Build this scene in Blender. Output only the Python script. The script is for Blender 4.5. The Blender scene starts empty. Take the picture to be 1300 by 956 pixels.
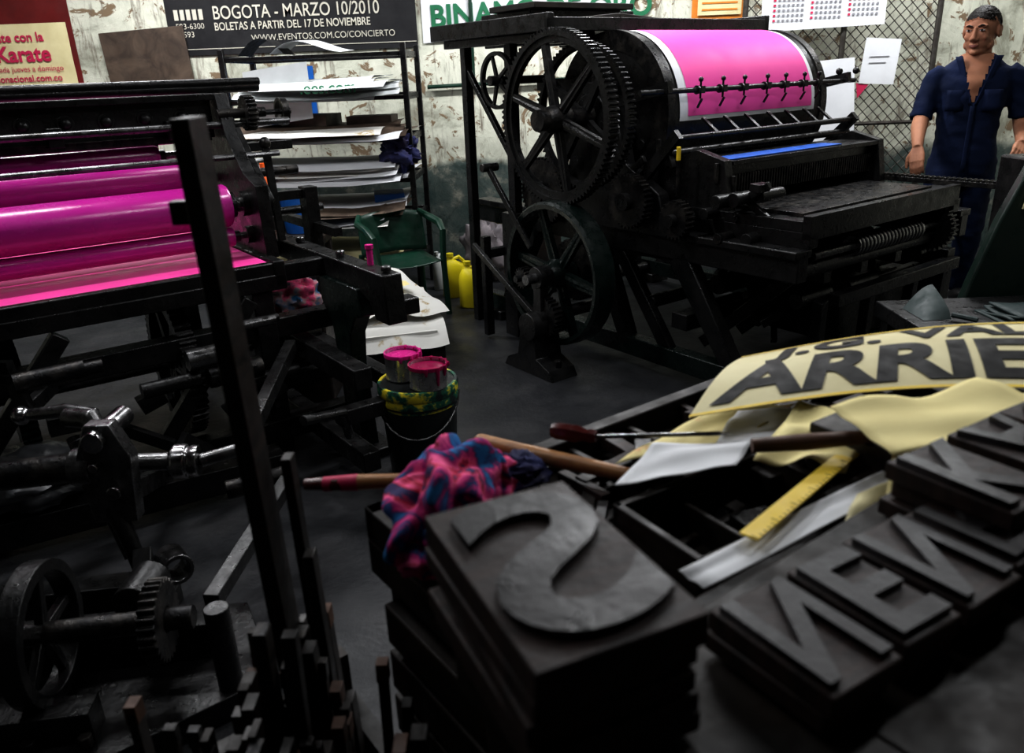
import bpy, bmesh, math, random
from mathutils import Vector, Matrix, noise, Euler
random.seed(7)
V=Vector
PI=math.pi
ROT=math.radians(36)
scene=bpy.context.scene

# ------------------------------------------------------------------ materials
MATS={}
def rampnode(nt,fac,stops):
    r=nt.nodes.new("ShaderNodeValToRGB"); e=r.color_ramp.elements
    while len(e)<len(stops): e.new(0.5)
    for i,(p,col) in enumerate(stops):
        e[i].position=p; e[i].color=(*col,1)
    nt.links.new(fac,r.inputs[0]); return r.outputs[0]
def noisenode(nt,scale,detail=6,rough=.6,coord="Object",dist=0,stretch=None):
    tc=nt.nodes.new("ShaderNodeTexCoord"); n=nt.nodes.new("ShaderNodeTexNoise")
    n.inputs["Scale"].default_value=scale; n.inputs["Detail"].default_value=detail
    n.inputs["Roughness"].default_value=rough; n.inputs["Distortion"].default_value=dist
    if stretch:
        mp=nt.nodes.new("ShaderNodeMapping"); mp.inputs["Scale"].default_value=stretch
        nt.links.new(tc.outputs[coord],mp.inputs[0]); nt.links.new(mp.outputs[0],n.inputs["Vector"])
    else: nt.links.new(tc.outputs[coord],n.inputs["Vector"])
    return n.outputs["Fac"]
def mat(name,c1,c2=None,rough=.5,metal=0,scale=12,bump=0,bscale=None,coat=0,lo=.35,hi=.7,rvar=.15,spec=.5,emit=0,stretch=None,stops=None,dist=0):
    m=bpy.data.materials.new(name); m.use_nodes=True; nt=m.node_tree; b=nt.nodes["Principled BSDF"]
    b.inputs["Roughness"].default_value=rough; b.inputs["Metallic"].default_value=metal
    b.inputs["Specular IOR Level"].default_value=spec; b.inputs["Coat Weight"].default_value=coat
    b.inputs["Coat Roughness"].default_value=.2
    if c2 is None: c2=tuple(x*.75 for x in c1)
    f=noisenode(nt,scale,stretch=stretch,dist=dist)
    col=rampnode(nt,f,stops or [(lo,c1),(hi,c2)])
    nt.links.new(col,b.inputs["Base Color"])
    if rvar:
        mr=nt.nodes.new("ShaderNodeMapRange"); nt.links.new(noisenode(nt,scale*2.3),mr.inputs[0])
        mr.inputs[1].default_value=.3; mr.inputs[2].default_value=.7
        mr.inputs[3].default_value=max(.03,rough-rvar); mr.inputs[4].default_value=min(1,rough+rvar)
        nt.links.new(mr.outputs[0],b.inputs["Roughness"])
    if bump:
        bp=nt.nodes.new("ShaderNodeBump"); bp.inputs["Strength"].default_value=bump; bp.inputs["Distance"].default_value=.01
        nt.links.new(noisenode(nt,bscale or scale*3),bp.inputs["Height"]); nt.links.new(bp.outputs[0],b.inputs["Normal"])
    if emit:
        b.inputs["Emission Color"].default_value=(*c1,1); b.inputs["Emission Strength"].default_value=emit
    MATS[name]=m; return m
IRON=mat("black_iron",(.004,.0045,.005),(.016,.015,.015),rough=.33,metal=.15,scale=9,bump=.25,bscale=60,rvar=.14,spec=.42)
IRON2=mat("worn_iron",(.010,.010,.011),(.08,.072,.064),rough=.36,metal=.6,scale=16,bump=.3,bscale=70,lo=.45,hi=.75)
GREEN=mat("green_iron",(.003,.008,.007),(.007,.014,.012),rough=.30,metal=.15,scale=10,bump=.2,bscale=50,spec=.45)
STEEL=mat("bright_steel",(.50,.50,.51),(.20,.19,.19),rough=.22,metal=1,scale=10,rvar=.12)
DSTEEL=mat("dull_steel",(.22,.22,.225),(.07,.068,.065),rough=.30,metal=.9,scale=14)
INK=mat("magenta_ink",(.54,.024,.31),(.42,.014,.25),rough=.24,scale=4,rvar=.08,coat=.35,bump=.06,bscale=120,stretch=(.6,3,3))
INK2=mat("magenta_ink_slab",(.88,.075,.38),(.78,.065,.34),rough=.45,scale=5,rvar=.08,spec=.3)
INKD=mat("magenta_ink_dark",(.12,.005,.08),(.22,.008,.14),rough=.25,scale=8)
PINK=mat("pink_print",(.78,.092,.365),(.72,.082,.335),rough=.55,scale=3,rvar=.05,spec=.2)
PAPER=mat("paper_white",(.74,.75,.77),(.64,.65,.67),rough=.7,scale=4,rvar=0)
PAPERS=mat("paper_stained",(.66,.66,.63),rough=.7,scale=6,rvar=0,stops=[(.0,(.70,.70,.68)),(.60,(.64,.63,.59)),(.66,(.35,.25,.1)),(.69,(.66,.65,.62))])
CREAM=mat("paper_cream",(.72,.64,.36),rough=.75,scale=7,rvar=0,stops=[(.0,(.84,.76,.40)),(.64,(.78,.68,.33)),(.70,(.62,.25,.12)),(.73,(.76,.68,.36))])
POSTC=mat("poster_cream",(.74,.68,.42),(.64,.57,.32),rough=.65,scale=6,rvar=0)
YEL=mat("yellow_paint",(.85,.62,.03),(.75,.52,.03),rough=.5,scale=20,rvar=.1)
YELJ=mat("yellow_plastic",(.85,.72,.02),(.75,.62,.02),rough=.4,scale=6)
WOODD=mat("dark_wood",(.006,.0055,.005),(.026,.018,.013),rough=.5,scale=8,stretch=(1,1,8),bump=.2,spec=.33)
WOODB=mat("blackened_type_wood",(.014,.010,.0095),(.046,.026,.021),rough=.5,scale=7,stretch=(2,9,2),bump=.15,bscale=60,rvar=.1,spec=.32)
WOODF=mat("stained_type_face",(.005,.005,.006),(.016,.012,.013),rough=.38,scale=6,bump=.12,bscale=80,spec=.42)
WOODM=mat("brown_wood_tip",(.14,.06,.03),(.045,.022,.013),rough=.6,scale=14)
HANDLE=mat("hammer_wood",(.50,.25,.09),(.28,.13,.05),rough=.4,scale=10,stretch=(1,6,6))
HANDR=mat("red_brown_handle",(.10,.014,.012),(.06,.01,.008),rough=.3,scale=10)
BLACK=mat("print_black",(.008,.008,.009),(.02,.019,.017),rough=.6,scale=10,spec=.2)
BLK2=mat("poster_black",(.014,.014,.016),(.024,.024,.026),rough=.55,scale=6,spec=.3)
RUB=mat("black_rubber",(.006,.006,.006),(.012,.012,.012),rough=.6,scale=12)
TXTW=mat("print_white",(.62,.59,.50),(.5,.48,.42),rough=.6,scale=8)
TXTG=mat("print_green",(.01,.14,.06),(.015,.17,.08),rough=.6,scale=8)
TXTR=mat("print_red",(.55,.02,.10),(.48,.02,.08),rough=.6,scale=8)
MAROON=mat("maroon_print",(.16,.013,.013),(.10,.01,.01),rough=.5,scale=5)
BROWNB=mat("brown_board",(.045,.03,.022),(.12,.085,.06),rough=.6,scale=6,dist=1)
ORANGE=mat("orange_print",(.75,.28,.04),(.62,.22,.03),rough=.6,scale=8)
GREYT=mat("grey_print",(.22,.22,.24),(.28,.28,.3),rough=.6,scale=8)
BLUEP=mat("blue_plastic",(.01,.13,.45),(.01,.09,.35),rough=.4,scale=8)
BLUEI=mat("blue_ink_strip",(.01,.12,.52),(.01,.08,.36),rough=.45,scale=14)
CHAIRG=mat("green_plastic",(.004,.036,.020),(.003,.026,.015),rough=.4,scale=6)
WHITEP=mat("white_plastic",(.55,.57,.57),(.45,.47,.47),rough=.4,scale=6)
TIN=mat("can_tin",(.6,.6,.62),(.38,.37,.39),rough=.28,metal=.85,scale=14)
INKC=mat("can_ink_pink",(.80,.035,.32),(.65,.02,.26),rough=.25,scale=10)
INKR=mat("can_ink_crimson",(.40,.008,.09),(.24,.006,.06),rough=.2,scale=10)
BARREL=mat("bucket_black",(.005,.007,.007),(.010,.012,.012),rough=.35,scale=8)
BARRELR=mat("bucket_painted_rim",(.6,.5,.05),rough=.4,scale=14,rvar=0,stops=[(.44,(.75,.62,.04)),(.50,(.01,.14,.08)),(.58,(.012,.02,.02))])
RAG=mat("rag_pink_blue",(.7,.02,.2),rough=.85,scale=12,rvar=0,dist=1.0,stops=[(.38,(.02,.20,.50)),(.43,(.03,.03,.16)),(.47,(.60,.02,.22)),(.53,(.92,.15,.36)),(.57,(.55,.01,.06)),(.61,(.03,.02,.11))])
RAG2=mat("rag_dark_blue",(.01,.02,.11),(.02,.012,.04),rough=.8,scale=10)
RAG3=mat("rag_mixed",(.4,.1,.15),rough=.85,scale=11,rvar=0,stops=[(.38,(.02,.16,.35)),(.48,(.4,.28,.28)),(.55,(.65,.06,.18)),(.66,(.03,.03,.05))])
SACK=mat("grey_sack",(.26,.23,.24),(.13,.12,.13),rough=.8,scale=14)
TARP=mat("grey_plastic_sheet",(.08,.085,.09),(.035,.035,.04),rough=.35,scale=10)
TEAL=mat("dark_teal_cloth",(.010,.024,.024),(.018,.034,.032),rough=.6,scale=10)
ORNG=mat("orange_plastic",(.85,.15,.02),(.7,.12,.02),rough=.4,scale=8)
WIRE=mat("galvanised_wire",(.10,.095,.085),(.05,.04,.035),rough=.5,metal=.7,scale=20)
GLASS=mat("bench_green",(.006,.016,.012),(.012,.026,.019),rough=.35,scale=5)
SKIN=mat("skin",(.40,.195,.115),(.33,.15,.09),rough=.6,scale=10,rvar=.05,spec=.3)
LIP=mat("lips",(.24,.08,.06),(.2,.07,.05),rough=.5,scale=10)
HAIR=mat("black_hair",(.008,.006,.005),(.014,.011,.009),rough=.55,scale=60,bump=.4,spec=.2)
NAVY=mat("navy_overall",(.0045,.012,.046),(.003,.008,.030),rough=.85,scale=9,rvar=.05,bump=.6,bscale=14,spec=.2)
EYEW=mat("eye_white",(.6,.58,.55),rough=.3,scale=5)
TUBE=mat("lamp_tube",(.95,.98,1.0),(.95,.98,1.0),rough=.4,scale=2,emit=7)
LAMPW=mat("lamp_housing",(.6,.6,.58),rough=.5,scale=4)

def wallmat(name,low=True):
    m=bpy.data.materials.new(name); m.use_nodes=True; nt=m.node_tree; b=nt.nodes["Principled BSDF"]; b.inputs["Roughness"].default_value=.85
    L=nt.links
    a=rampnode(nt,noisenode(nt,2.2,8,.65,"Object",.6),[(.36,(.30,.30,.24)),(.46,(.56,.57,.48)),(.62,(.70,.70,.60))])
    st=noisenode(nt,5.5,10,.7,"Object",1.2)
    k=rampnode(nt,st,[(.56,(0,0,0)),(.58,(1,1,1))])
    mx=nt.nodes.new("ShaderNodeMix"); mx.data_type='RGBA'; L.new(k,mx.inputs[0]); L.new(a,mx.inputs[6]); mx.inputs[7].default_value=(.22,.16,.10,1)
    k2=rampnode(nt,noisenode(nt,3.1,9,.7,"Object",.5,(4,1,.7)),[(.54,(0,0,0)),(.68,(1,1,1))])
    mx2=nt.nodes.new("ShaderNodeMix"); mx2.data_type='RGBA'; L.new(k2,mx2.inputs[0]); L.new(mx.outputs[2],mx2.inputs[6]); mx2.inputs[7].default_value=(.16,.13,.10,1)
    out=mx2.outputs[2]
    if low:
        g=nt.nodes.new("ShaderNodeNewGeometry"); s=nt.nodes.new("ShaderNodeSeparateXYZ"); L.new(g.outputs["Position"],s.inputs[0])
        add=nt.nodes.new("ShaderNodeMath"); add.operation='MULTIPLY_ADD'; L.new(noisenode(nt,4,6,.6),add.inputs[0]); add.inputs[1].default_value=.25; L.new(s.outputs["Z"],add.inputs[2])
        mr=nt.nodes.new("ShaderNodeMapRange"); L.new(add.outputs[0],mr.inputs[0]); mr.inputs[1].default_value=.97; mr.inputs[2].default_value=.90; mr.clamp=True
        mr.inputs[3].default_value=0; mr.inputs[4].default_value=.92
        mx3=nt.nodes.new("ShaderNodeMix"); mx3.data_type='RGBA'; L.new(mr.outputs[0],mx3.inputs[0]); L.new(out,mx3.inputs[6])
        gg=rampnode(nt,noisenode(nt,6,8,.7),[(.4,(.01,.04,.04)),(.55,(.05,.075,.07)),(.66,(.24,.24,.20))]); L.new(gg,mx3.inputs[7]); out=mx3.outputs[2]
    L.new(out,b.inputs["Base Color"])
    bp=nt.nodes.new("ShaderNodeBump"); bp.inputs["Strength"].default_value=.5; bp.inputs["Distance"].default_value=.02; L.new(st,bp.inputs["Height"]); L.new(bp.outputs[0],b.inputs["Normal"])
    return m
WALL=wallmat("peeling_plaster"); WALL2=wallmat("grey_plaster",False)
FLOOR=mat("oily_concrete",(.022,.023,.026),rough=.45,scale=3,rvar=.15,bump=.3,bscale=40,spec=.33,stops=[(.3,(.010,.011,.013)),(.5,(.024,.025,.028)),(.68,(.042,.042,.044)),(.74,(.018,.018,.02))])
CEIL=mat("ceiling_paint",(.06,.06,.055),rough=.9,scale=3,rvar=0)

# ------------------------------------------------------------------ builder
def frame(d):
    w=V(d).normalized(); a=V((0,0,1)) if abs(w.z)<.9 else V((1,0,0))
    u=a.cross(w).normalized(); v=w.cross(u); return u,v,w
class B:
    def __init__(s): s.v=[];s.f=[];s.m=[];s.mats=[];s.xf=None
    def mi(s,m):
        if m not in s.mats: s.mats.append(m)
        return s.mats.index(m)
    def add(s,vs,fs,m):
        o=len(s.v)
        s.v+= [ (s.xf@V(p)) if s.xf else V(p) for p in vs]
        s.f+= [tuple(i+o for i in f) for f in fs]; k=s.mi(m); s.m+=[k]*len(fs)
    def box(s,c,sz,m,rot=None):
        R=Euler([math.radians(a) for a in rot]).to_matrix() if rot else None
        vs=[]
        for dx in(-.5,.5):
            for dy in(-.5,.5):
                for dz in(-.5,.5):
                    p=V((dx*sz[0],dy*sz[1],dz*sz[2])); p=R@p if R else p; vs.append(p+V(c))
        s.add(vs,[(0,1,3,2),(4,6,7,5),(0,4,5,1),(2,3,7,6),(0,2,6,4),(1,5,7,3)],m)
    def bx(s,x0,x1,y0,y1,z0,z1,m): s.box(((x0+x1)/2,(y0+y1)/2,(z0+z1)/2),(x1-x0,y1-y0,z1-z0),m)
    def beam(s,p,q,w,h,m,w2=None,h2=None):
        p=V(p);q=V(q);u,v,d=frame(q-p);w2=w2 or w;h2=h2 or h;vs=[]
        for c,a,b in((p,w,h),(q,w2,h2)):
            for i,j in((-.5,-.5),(.5,-.5),(.5,.5),(-.5,.5)): vs.append(c+u*a*i+v*b*j)
        s.add(vs,[(3,2,1,0),(4,5,6,7)]+[(i,(i+1)%4,(i+1)%4+4,i+4) for i in range(4)],m)
    def cyl(s,p,q,r,m,r2=None,seg=24,cap=True):
        s.tube([p,q],[r,r if r2 is None else r2],m,seg,cap)
    def tube(s,pts,r,m,seg=12,cap=True):
        pts=[V(p) for p in pts]; n=len(pts)
        if not hasattr(r,'__len__'): r=[r]*n
        vs=[];u=None
        for i,p in enumerate(pts):
            d=(pts[min(i+1,n-1)]-pts[max(i-1,0)]).normalized()
            if u is None: u,v,_=frame(d)
            else: u=(u-d*u.dot(d)).normalized(); v=d.cross(u)
            for k in range(seg):
                a=2*PI*k/seg; vs.append(p+(u*math.cos(a)+v*math.sin(a))*r[i])
        fs=[(i*seg+k,i*seg+(k+1)%seg,(i+1)*seg+(k+1)%seg,(i+1)*seg+k) for i in range(n-1) for k in range(seg)]
        if cap: fs+= [tuple(range(seg))[::-1],tuple((n-1)*seg+k for k in range(seg))]
        s.add(vs,fs,m)
    def lathe(s,c,ax,prof,m,seg=32,closed=False):
        u,v,w=frame(ax);c=V(c);vs=[];n=len(prof)
        for r,h in prof:
            for k in range(seg):
                a=2*PI*k/seg; vs.append(c+w*h+(u*math.cos(a)+v*math.sin(a))*max(r,1e-4))
        fs=[(i*seg+k,i*seg+(k+1)%seg,((i+1)%n)*seg+(k+1)%seg,((i+1)%n)*seg+k) for i in range(n if closed else n-1) for k in range(seg)]
        s.add(vs,fs,m)
    def ring(s,c,ax,R,Ri,wd,m,seg=72): s.lathe(c,ax,[(R,-wd/2),(R,wd/2),(Ri,wd/2),(Ri,-wd/2)],m,seg,True)
    def gear(s,c,ax,R,Ri,wd,n,m,th=.02):
        u,v,w=frame(ax);c=V(c);N=n*4;vs=[]
        for side in(-.5,.5):
            for k in range(N):
                a=2*PI*k/N;ro=R if k%4 in(0,1) else R-th
                d=u*math.cos(a)+v*math.sin(a); vs.append(c+d*ro+w*wd*side); vs.append(c+d*Ri+w*wd*side)
        fs=[]
        for k in range(N):
            j=(k+1)%N;o=2*N
            fs+=[(2*k,2*j,2*j+1,2*k+1),(o+2*k,o+2*k+1,o+2*j+1,o+2*j),(2*k,o+2*k,o+2*j,2*j),(2*k+1,2*j+1,o+2*j+1,o+2*k+1)]
        s.add(vs,fs,m)
    def spokes(s,c,ax,r0,r1,n,w,t,m,ph=0,w2=None):
        u,v,ww=frame(ax);c=V(c)
        for k in range(n):
            a=2*PI*k/n+ph;d=u*math.cos(a)+v*math.sin(a);e=-u*math.sin(a)+v*math.cos(a);w2_=w2 or w*.7;vs=[]
            for rr,x in((r0,w),(r1,w2_)):
                for i,j in((-.5,-.5),(.5,-.5),(.5,.5),(-.5,.5)): vs.append(c+d*rr+e*x*i+ww*t*j)
            s.add(vs,[(3,2,1,0),(4,5,6,7)]+[(i,(i+1)%4,(i+1)%4+4,i+4) for i in range(4)],m)
            s.cyl(c+d*r0,c+d*r1,w*.42,m,w2_*.42,8)
    def prism(s,pts,ax,lo,hi,m):
        def P(a,b,h): return {'x':(h,a,b),'y':(a,h,b),'z':(a,b,h)}[ax]
        n=len(pts);vs=[P(a,b,lo) for a,b in pts]+[P(a,b,hi) for a,b in pts]
        s.add(vs,[tuple(range(n))[::-1],tuple(range(n,2*n))]+[(i,(i+1)%n,(i+1)%n+n,i+n) for i in range(n)],m)
    def ell(s,c,r,m,rot=None,su=20,sv=12,fn=None):
        R=Euler([math.radians(a) for a in rot]).to_matrix() if rot else Matrix.Identity(3);c=V(c);vs=[]
        for i in range(sv+1):
            t=PI*i/sv
            for k in range(su):
                a=2*PI*k/su;p=V((math.sin(t)*math.cos(a),math.sin(t)*math.sin(a),math.cos(t)))
                if fn: p=fn(p)
                vs.append(c+R@V((p.x*r[0],p.y*r[1],p.z*r[2])))
        s.add(vs,[(i*su+k,(i+1)*su+k,(i+1)*su+(k+1)%su,i*su+(k+1)%su) for i in range(sv) for k in range(su)],m)
    def grid(s,fn,nu,nv,m,th=0):
        vs=[V(fn(i/nu,j/nv)) for j in range(nv+1) for i in range(nu+1)]
        fs=[(j*(nu+1)+i,j*(nu+1)+i+1,(j+1)*(nu+1)+i+1,(j+1)*(nu+1)+i) for j in range(nv) for i in range(nu)]
        s.add(vs,fs,m)
    def loft(s,rings,m,seg=24):
        vs=[]
        for z,rx,ry,cx,cy in rings:
            for k in range(seg):
                a=2*PI*k/seg;ca,sa=math.cos(a),math.sin(a);e=.85
                vs.append((cx+rx*math.copysign(abs(ca)**e,ca),cy+ry*math.copysign(abs(sa)**e,sa),z))
        n=len(rings)
        s.add(vs,[(i*seg+k,i*seg+(k+1)%seg,(i+1)*seg+(k+1)%seg,(i+1)*seg+k) for i in range(n-1) for k in range(seg)]+[tuple(range(seg))[::-1],tuple((n-1)*seg+k for k in range(seg))],m)
    def mesh(s,name,ang=35):
        me=bpy.data.meshes.new(name);me.from_pydata(s.v,[],s.f)
        for mm in s.mats: me.materials.append(mm)
        me.polygons.foreach_set("material_index",s.m);me.polygons.foreach_set("use_smooth",[True]*len(s.f))
        me.update();me.validate()
        try: me.set_sharp_from_angle(angle=math.radians(ang))
        except Exception: pass
        return me
    def obj(s,name,parent=None,world=False,bevel=0,ang=35,loc=None,rotz=0,fixn=True):
        me=s.mesh(name,ang)
        if fixn:
            bm=bmesh.new();bm.from_mesh(me);bmesh.ops.recalc_face_normals(bm,faces=bm.faces);bm.to_mesh(me);bm.free()
        o=bpy.data.objects.new(name,me);scene.collection.objects.link(o)
        if loc: o.location=loc
        o.rotation_euler[2]=rotz
        if parent:
            o.parent=parent
            if world: o.matrix_parent_inverse=(Matrix.Translation(parent.location)@parent.rotation_euler.to_matrix().to_4x4()).inverted()
        if bevel:
            md=o.modifiers.new("bevel","BEVEL");md.width=bevel;md.segments=2;md.limit_method='ANGLE';md.angle_limit=math.radians(40)
        return o
def empty(name,loc=(0,0,0),rotz=0):
    e=bpy.data.objects.new(name,None);e.location=loc;e.rotation_euler=(0,0,rotz);e.empty_display_size=.1;scene.collection.objects.link(e);return e
def textmesh(body,size,off=0.0,ext=0.0,sp=1.0,align='LEFT'):
    cu=bpy.data.curves.new("txt","FONT");cu.body=body;cu.size=size;cu.offset=off;cu.extrude=ext;cu.space_character=sp;cu.align_x=align;cu.resolution_u=6
    o=bpy.data.objects.new("txt",cu);scene.collection.objects.link(o);bpy.context.view_layer.update()
    me=bpy.data.meshes.new_from_object(o.evaluated_get(bpy.context.evaluated_depsgraph_get()));bpy.data.objects.remove(o);bpy.data.curves.remove(cu);return me
def text(name,body,size,m,parent,mtx,off=0.0,ext=0.0,sp=1.0,sx=1,align='LEFT'):
    me=textmesh(body,size,off,ext,sp,align)
    me.transform(mtx@Matrix.Diagonal((sx,1,1,1)));me.materials.clear();me.materials.append(m)
    o=bpy.data.objects.new(name,me);scene.collection.objects.link(o)
    if parent: o.parent=parent
    return o
def wallM(x,y,z,rot=0): return Matrix.Translation((x,y,z))@Matrix.Rotation(PI/2,4,'X')@Matrix.Rotation(rot,4,'Z')
def remesh(b,name,vox,sm=3,fac=.5):
    me=b.mesh("tmp");o=bpy.data.objects.new("tmp",me);scene.collection.objects.link(o)
    r=o.modifiers.new("r","REMESH");r.mode='VOXEL';r.voxel_size=vox
    s2=o.modifiers.new("s","SMOOTH");s2.iterations=sm;s2.factor=fac
    bpy.context.view_layer.update()
    m2=bpy.data.meshes.new_from_object(o.evaluated_get(bpy.context.evaluated_depsgraph_get()));bpy.data.objects.remove(o)
    m2.name=name;m2.materials.clear();m2.polygons.foreach_set("use_smooth",[True]*len(m2.polygons));return m2

# ------------------------------------------------------------------ room
YB=6.35
b=B();b.bx(-5,4.6,-2.5,YB+.2,-.1,0,FLOOR);b.obj("floor")
b=B();b.bx(-5,4.6,YB,YB+.15,0,3.2,WALL);b.obj("wall_back")
b=B();b.bx(-5.15,-5,-2.5,YB+.15,0,3.2,WALL2);b.obj("wall_left")
b=B();b.bx(4.6,4.75,-2.5,YB+.15,0,3.2,WALL2);b.obj("wall_right")
b=B();b.bx(-5,4.6,-2.65,-2.5,0,3.2,CEIL);b.obj("wall_front")
b=B();b.bx(-5.15,4.75,-2.65,YB+.15,3.2,3.3,CEIL);b.obj("ceiling")

# ------------------------------------------------------------------ wall posters
def poster(name,x0,x1,z0,z1,m,y=YB-.008,tilt=0):
    e=empty(name,(0,0,0));b=B()
    def f(u,v):
        return (x0+(x1-x0)*u, y-.004-.006*noise.noise(V((u*3+x0,v*3,1))), z0+(z1-z0)*v+tilt*(u-.5))
    b.grid(f,12,12,m);b.obj("sheet",e,fixn=False);return e
yt=YB-.022
e=poster("radio_poster",-3.95,-3.16,1.48,1.92,POSTC)
text("line_1","karate con la",.088,TXTR,e,wallM(-3.80,yt,1.80),.002)
text("line_2","Karate",.15,TXTR,e,wallM(-3.72,yt,1.665),.004)
text("line_3","cada jueves a domingo",.055,TXTR,e,wallM(-3.74,yt,1.595))
text("line_4","radionacional.com.co",.066,TXTR,e,wallM(-3.83,yt,1.525),.001)
e=poster("maroon_poster",-4.2,-3.12,1.36,2.45,MAROON,YB-.003)
text("line_1","eventos.com",.06,TXTW,e,wallM(-3.45,YB-.02,1.39))
e=empty("brown_board");b=B();b.box((-2.6,YB-.035,1.58),(.62,.02,.54),BROWNB,(0,-3,0));b.obj("panel",e,bevel=.003)
e=poster("concert_poster",-2.42,-.60,1.66,2.55,BLK2,YB-.012,.0)
text("line_1","BOGOTA - MARZO 10/2010",.125,TXTW,e,wallM(-2.08,yt,1.90),.001,sx=.80)
text("line_2","BOLETAS A PARTIR DEL 17 DE NOVIEMBRE",.075,TXTW,e,wallM(-2.08,yt,1.825),.001,sx=.80)
text("line_3","WWW.EVENTOS.COM.CO/CONCIERTO",.062,TXTW,e,wallM(-1.82,yt,1.745),sx=.95)
text("line_4","593-6300\n+ 593",.055,TXTW,e,wallM(-2.36,yt,1.84))
b=B()
b.bx(-2.41,-.61,yt,yt+.004,1.70,1.705,TXTW)
for k in range(5): b.bx(-2.36+k*.045,-2.33+k*.045,yt,yt+.004,1.90,1.97,TXTW)
b.obj("rules",e)
e=poster("banner_sign",-.56,.98,1.70,2.5,PAPER,YB-.01,.03)
text("line_1","BINAMO DE ORO",.21,TXTG,e,wallM(-.50,yt,1.79,.02),.006,sx=.98)
e=poster("orange_notice",1.42,1.82,1.74,2.3,ORANGE,YB-.01)
b=B();b.bx(1.46,1.78,YB-.03,YB-.026,1.80,2.26,POSTC);
for k in range(8): b.bx(1.49,1.75,YB-.034,YB-.03,1.83+k*.045,1.842+k*.045,ORANGE)
b.obj("panel",e)
e=poster("small_blue_flyer",-1.72,-1.40,1.20,1.56,BLUEP,YB-.006)
b=B();b.tube([(-.55,YB-.04,1.38),(1.6,YB-.04,1.42)],.014,CHAIRG);b.tube([(-.2,YB-.04,1.38),(-.2,YB-.04,3.1)],.012,CHAIRG);b.obj("wall_conduit")

# ------------------------------------------------------------------ mesh fence + things hung on it
e=empty("wire_mesh_fence",(0,6.0,0))
b=B();x0,x1,z0,z1=1.72,3.08,.05,2.7
for x in(x0,x1,2.42): b.cyl((x,0,0),(x,0,z1),.02,WIRE,seg=10)
for z in(z0,z1,1.02): b.cyl((x0,0,z),(x1,0,z),.014,WIRE,seg=8)
b.obj("posts",e)
b=B();st=.075
k=-40
while k*st<(x1-x0)+(z1-z0)+.1:
    for sg in(1,-1):
        c=k*st
        if sg==1:
            xa=max(x0,x0+c); za=z0+(xa-x0-c); xb=min(x1,x0+c+(z1-z0)); zb=z0+(xb-x0-c)
        else:
            xa=max(x0,x0+c-(z1-z0)); za=z0+(c-(xa-x0)); xb=min(x1,x0+c); zb=z0+(c-(xb-x0))
        if xb-xa>.02 and za<=z1+1e-3 and zb<=z1+1e-3 and za>=z0-1e-3 and zb>=z0-1e-3:
            b.cyl((xa,.004*sg,za),(xb,.004*sg,zb),.0034,WIRE,seg=4,cap=False)
    k+=1
b.obj("wires",e)
e=empty("wall_calendar");b=B();b.box((2.25,5.965,1.90),(.86,.006,.46),PAPER,(0,-1.5,0));b.obj("sheet",e)
b=B()
for mo in range(3):
    for r in range(6):
        for c_ in range(7):
            b.bx(1.90+mo*.26+c_*.032,1.916+mo*.26+c_*.032,5.957,5.959,1.72+r*.032+.012*mo,1.735+r*.032+.012*mo,GREYT if c_ else TXTR)
b.obj("dates",e)
e=empty("pinned_paper");b=B();b.box((2.68,5.95,1.44),(.25,.004,.30),PAPER,(0,4,0));b.obj("sheet",e)
b=B();b.prism([(2.53,1.30),(2.62,1.29),(2.55,1.20)],'y',5.953,5.957,TXTR);b.bx(2.60,2.74,5.944,5.946,1.47,1.475,GREYT);b.bx(2.60,2.72,5.944,5.946,1.43,1.434,GREYT);b.obj("red_corner",e)
b=B()
for k in range(6): b.box((2.12+k*.012,5.72-.012*k,1.14+k*.006),(.46,.008,.58),PAPER,(-6,3-k*1.3,2))
b.bx(1.85,2.42,5.5,5.85,.77,.85,IRON);b.bx(1.87,1.93,5.52,5.8,0,.77,IRON);b.bx(2.34,2.40,5.52,5.8,0,.77,IRON)
b.obj("paper_stack_stand")

# ------------------------------------------------------------------ storage rack with papers
e=empty("steel_storage_rack",(-1.17,5.66,0),math.radians(-3))
b=B();W,D=.58,.28
for x in(-W,W):
    for y in(-D,D): b.box((x,y,.83),(.035,.035,1.66),IRON)
for z in(.25,.55,.82,1.08,1.34,1.60):
    b.bx(-W,W,-D,-D+.015,z-.015,z+.010,IRON);b.bx(-W,W,D-.02,D,z-.02,z+.02,IRON)
    b.bx(-W,-W+.02,-D,D,z-.02,z+.02,IRON);b.bx(W-.02,W,-D,D,z-.02,z+.02,IRON)
    if z<1.5: b.bx(-W,W,-D,D,z-.006,z+.004,IRON)
    else:
        for k in range(6): b.bx(-W,W,-D+.09*k,-D+.09*k+.03,z-.006,z+.004,IRON)
b.obj("frame",e,bevel=.003)
b=B()
rr=random.Random(3)
for z,n,ms in((1.350,8,[PAPER,PAPER,WHITEP]),(1.09,6,[PAPERS,BROWNB,PAPER]),(.83,8,[PAPERS,PAPER,PAPER]),(.56,8,[PAPERS,PAPER,BROWNB]),(.26,7,[PAPERS,POSTC,BROWNB])):
    for k in range(n):
        w=rr.uniform(.7,1.08);d=rr.uniform(.50,.66);cx=rr.uniform(-.08,.10);cy=rr.uniform(-.17,-.06);a=rr.uniform(-.12,.12);zz=z+.014*(k+1);cu=rr.uniform(.0,.06)
        m_=ms[rr.randrange(len(ms))]
        def f(u,v,w=w,d=d,cx=cx,cy=cy,a=a,zz=zz,cu=cu):
            x=(u-.5)*w;y=(v-.5)*d;dr=max(0,.22-v)/.22;return (cx+x*math.cos(a)-y*math.sin(a),cy+x*math.sin(a)+y*math.cos(a),zz+cu*abs(2*u-1)**3*.6-.035*dr*dr+.008*noise.noise(V((u*4,v*4,zz*50))))
        b.grid(f,14,10,m_)
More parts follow.
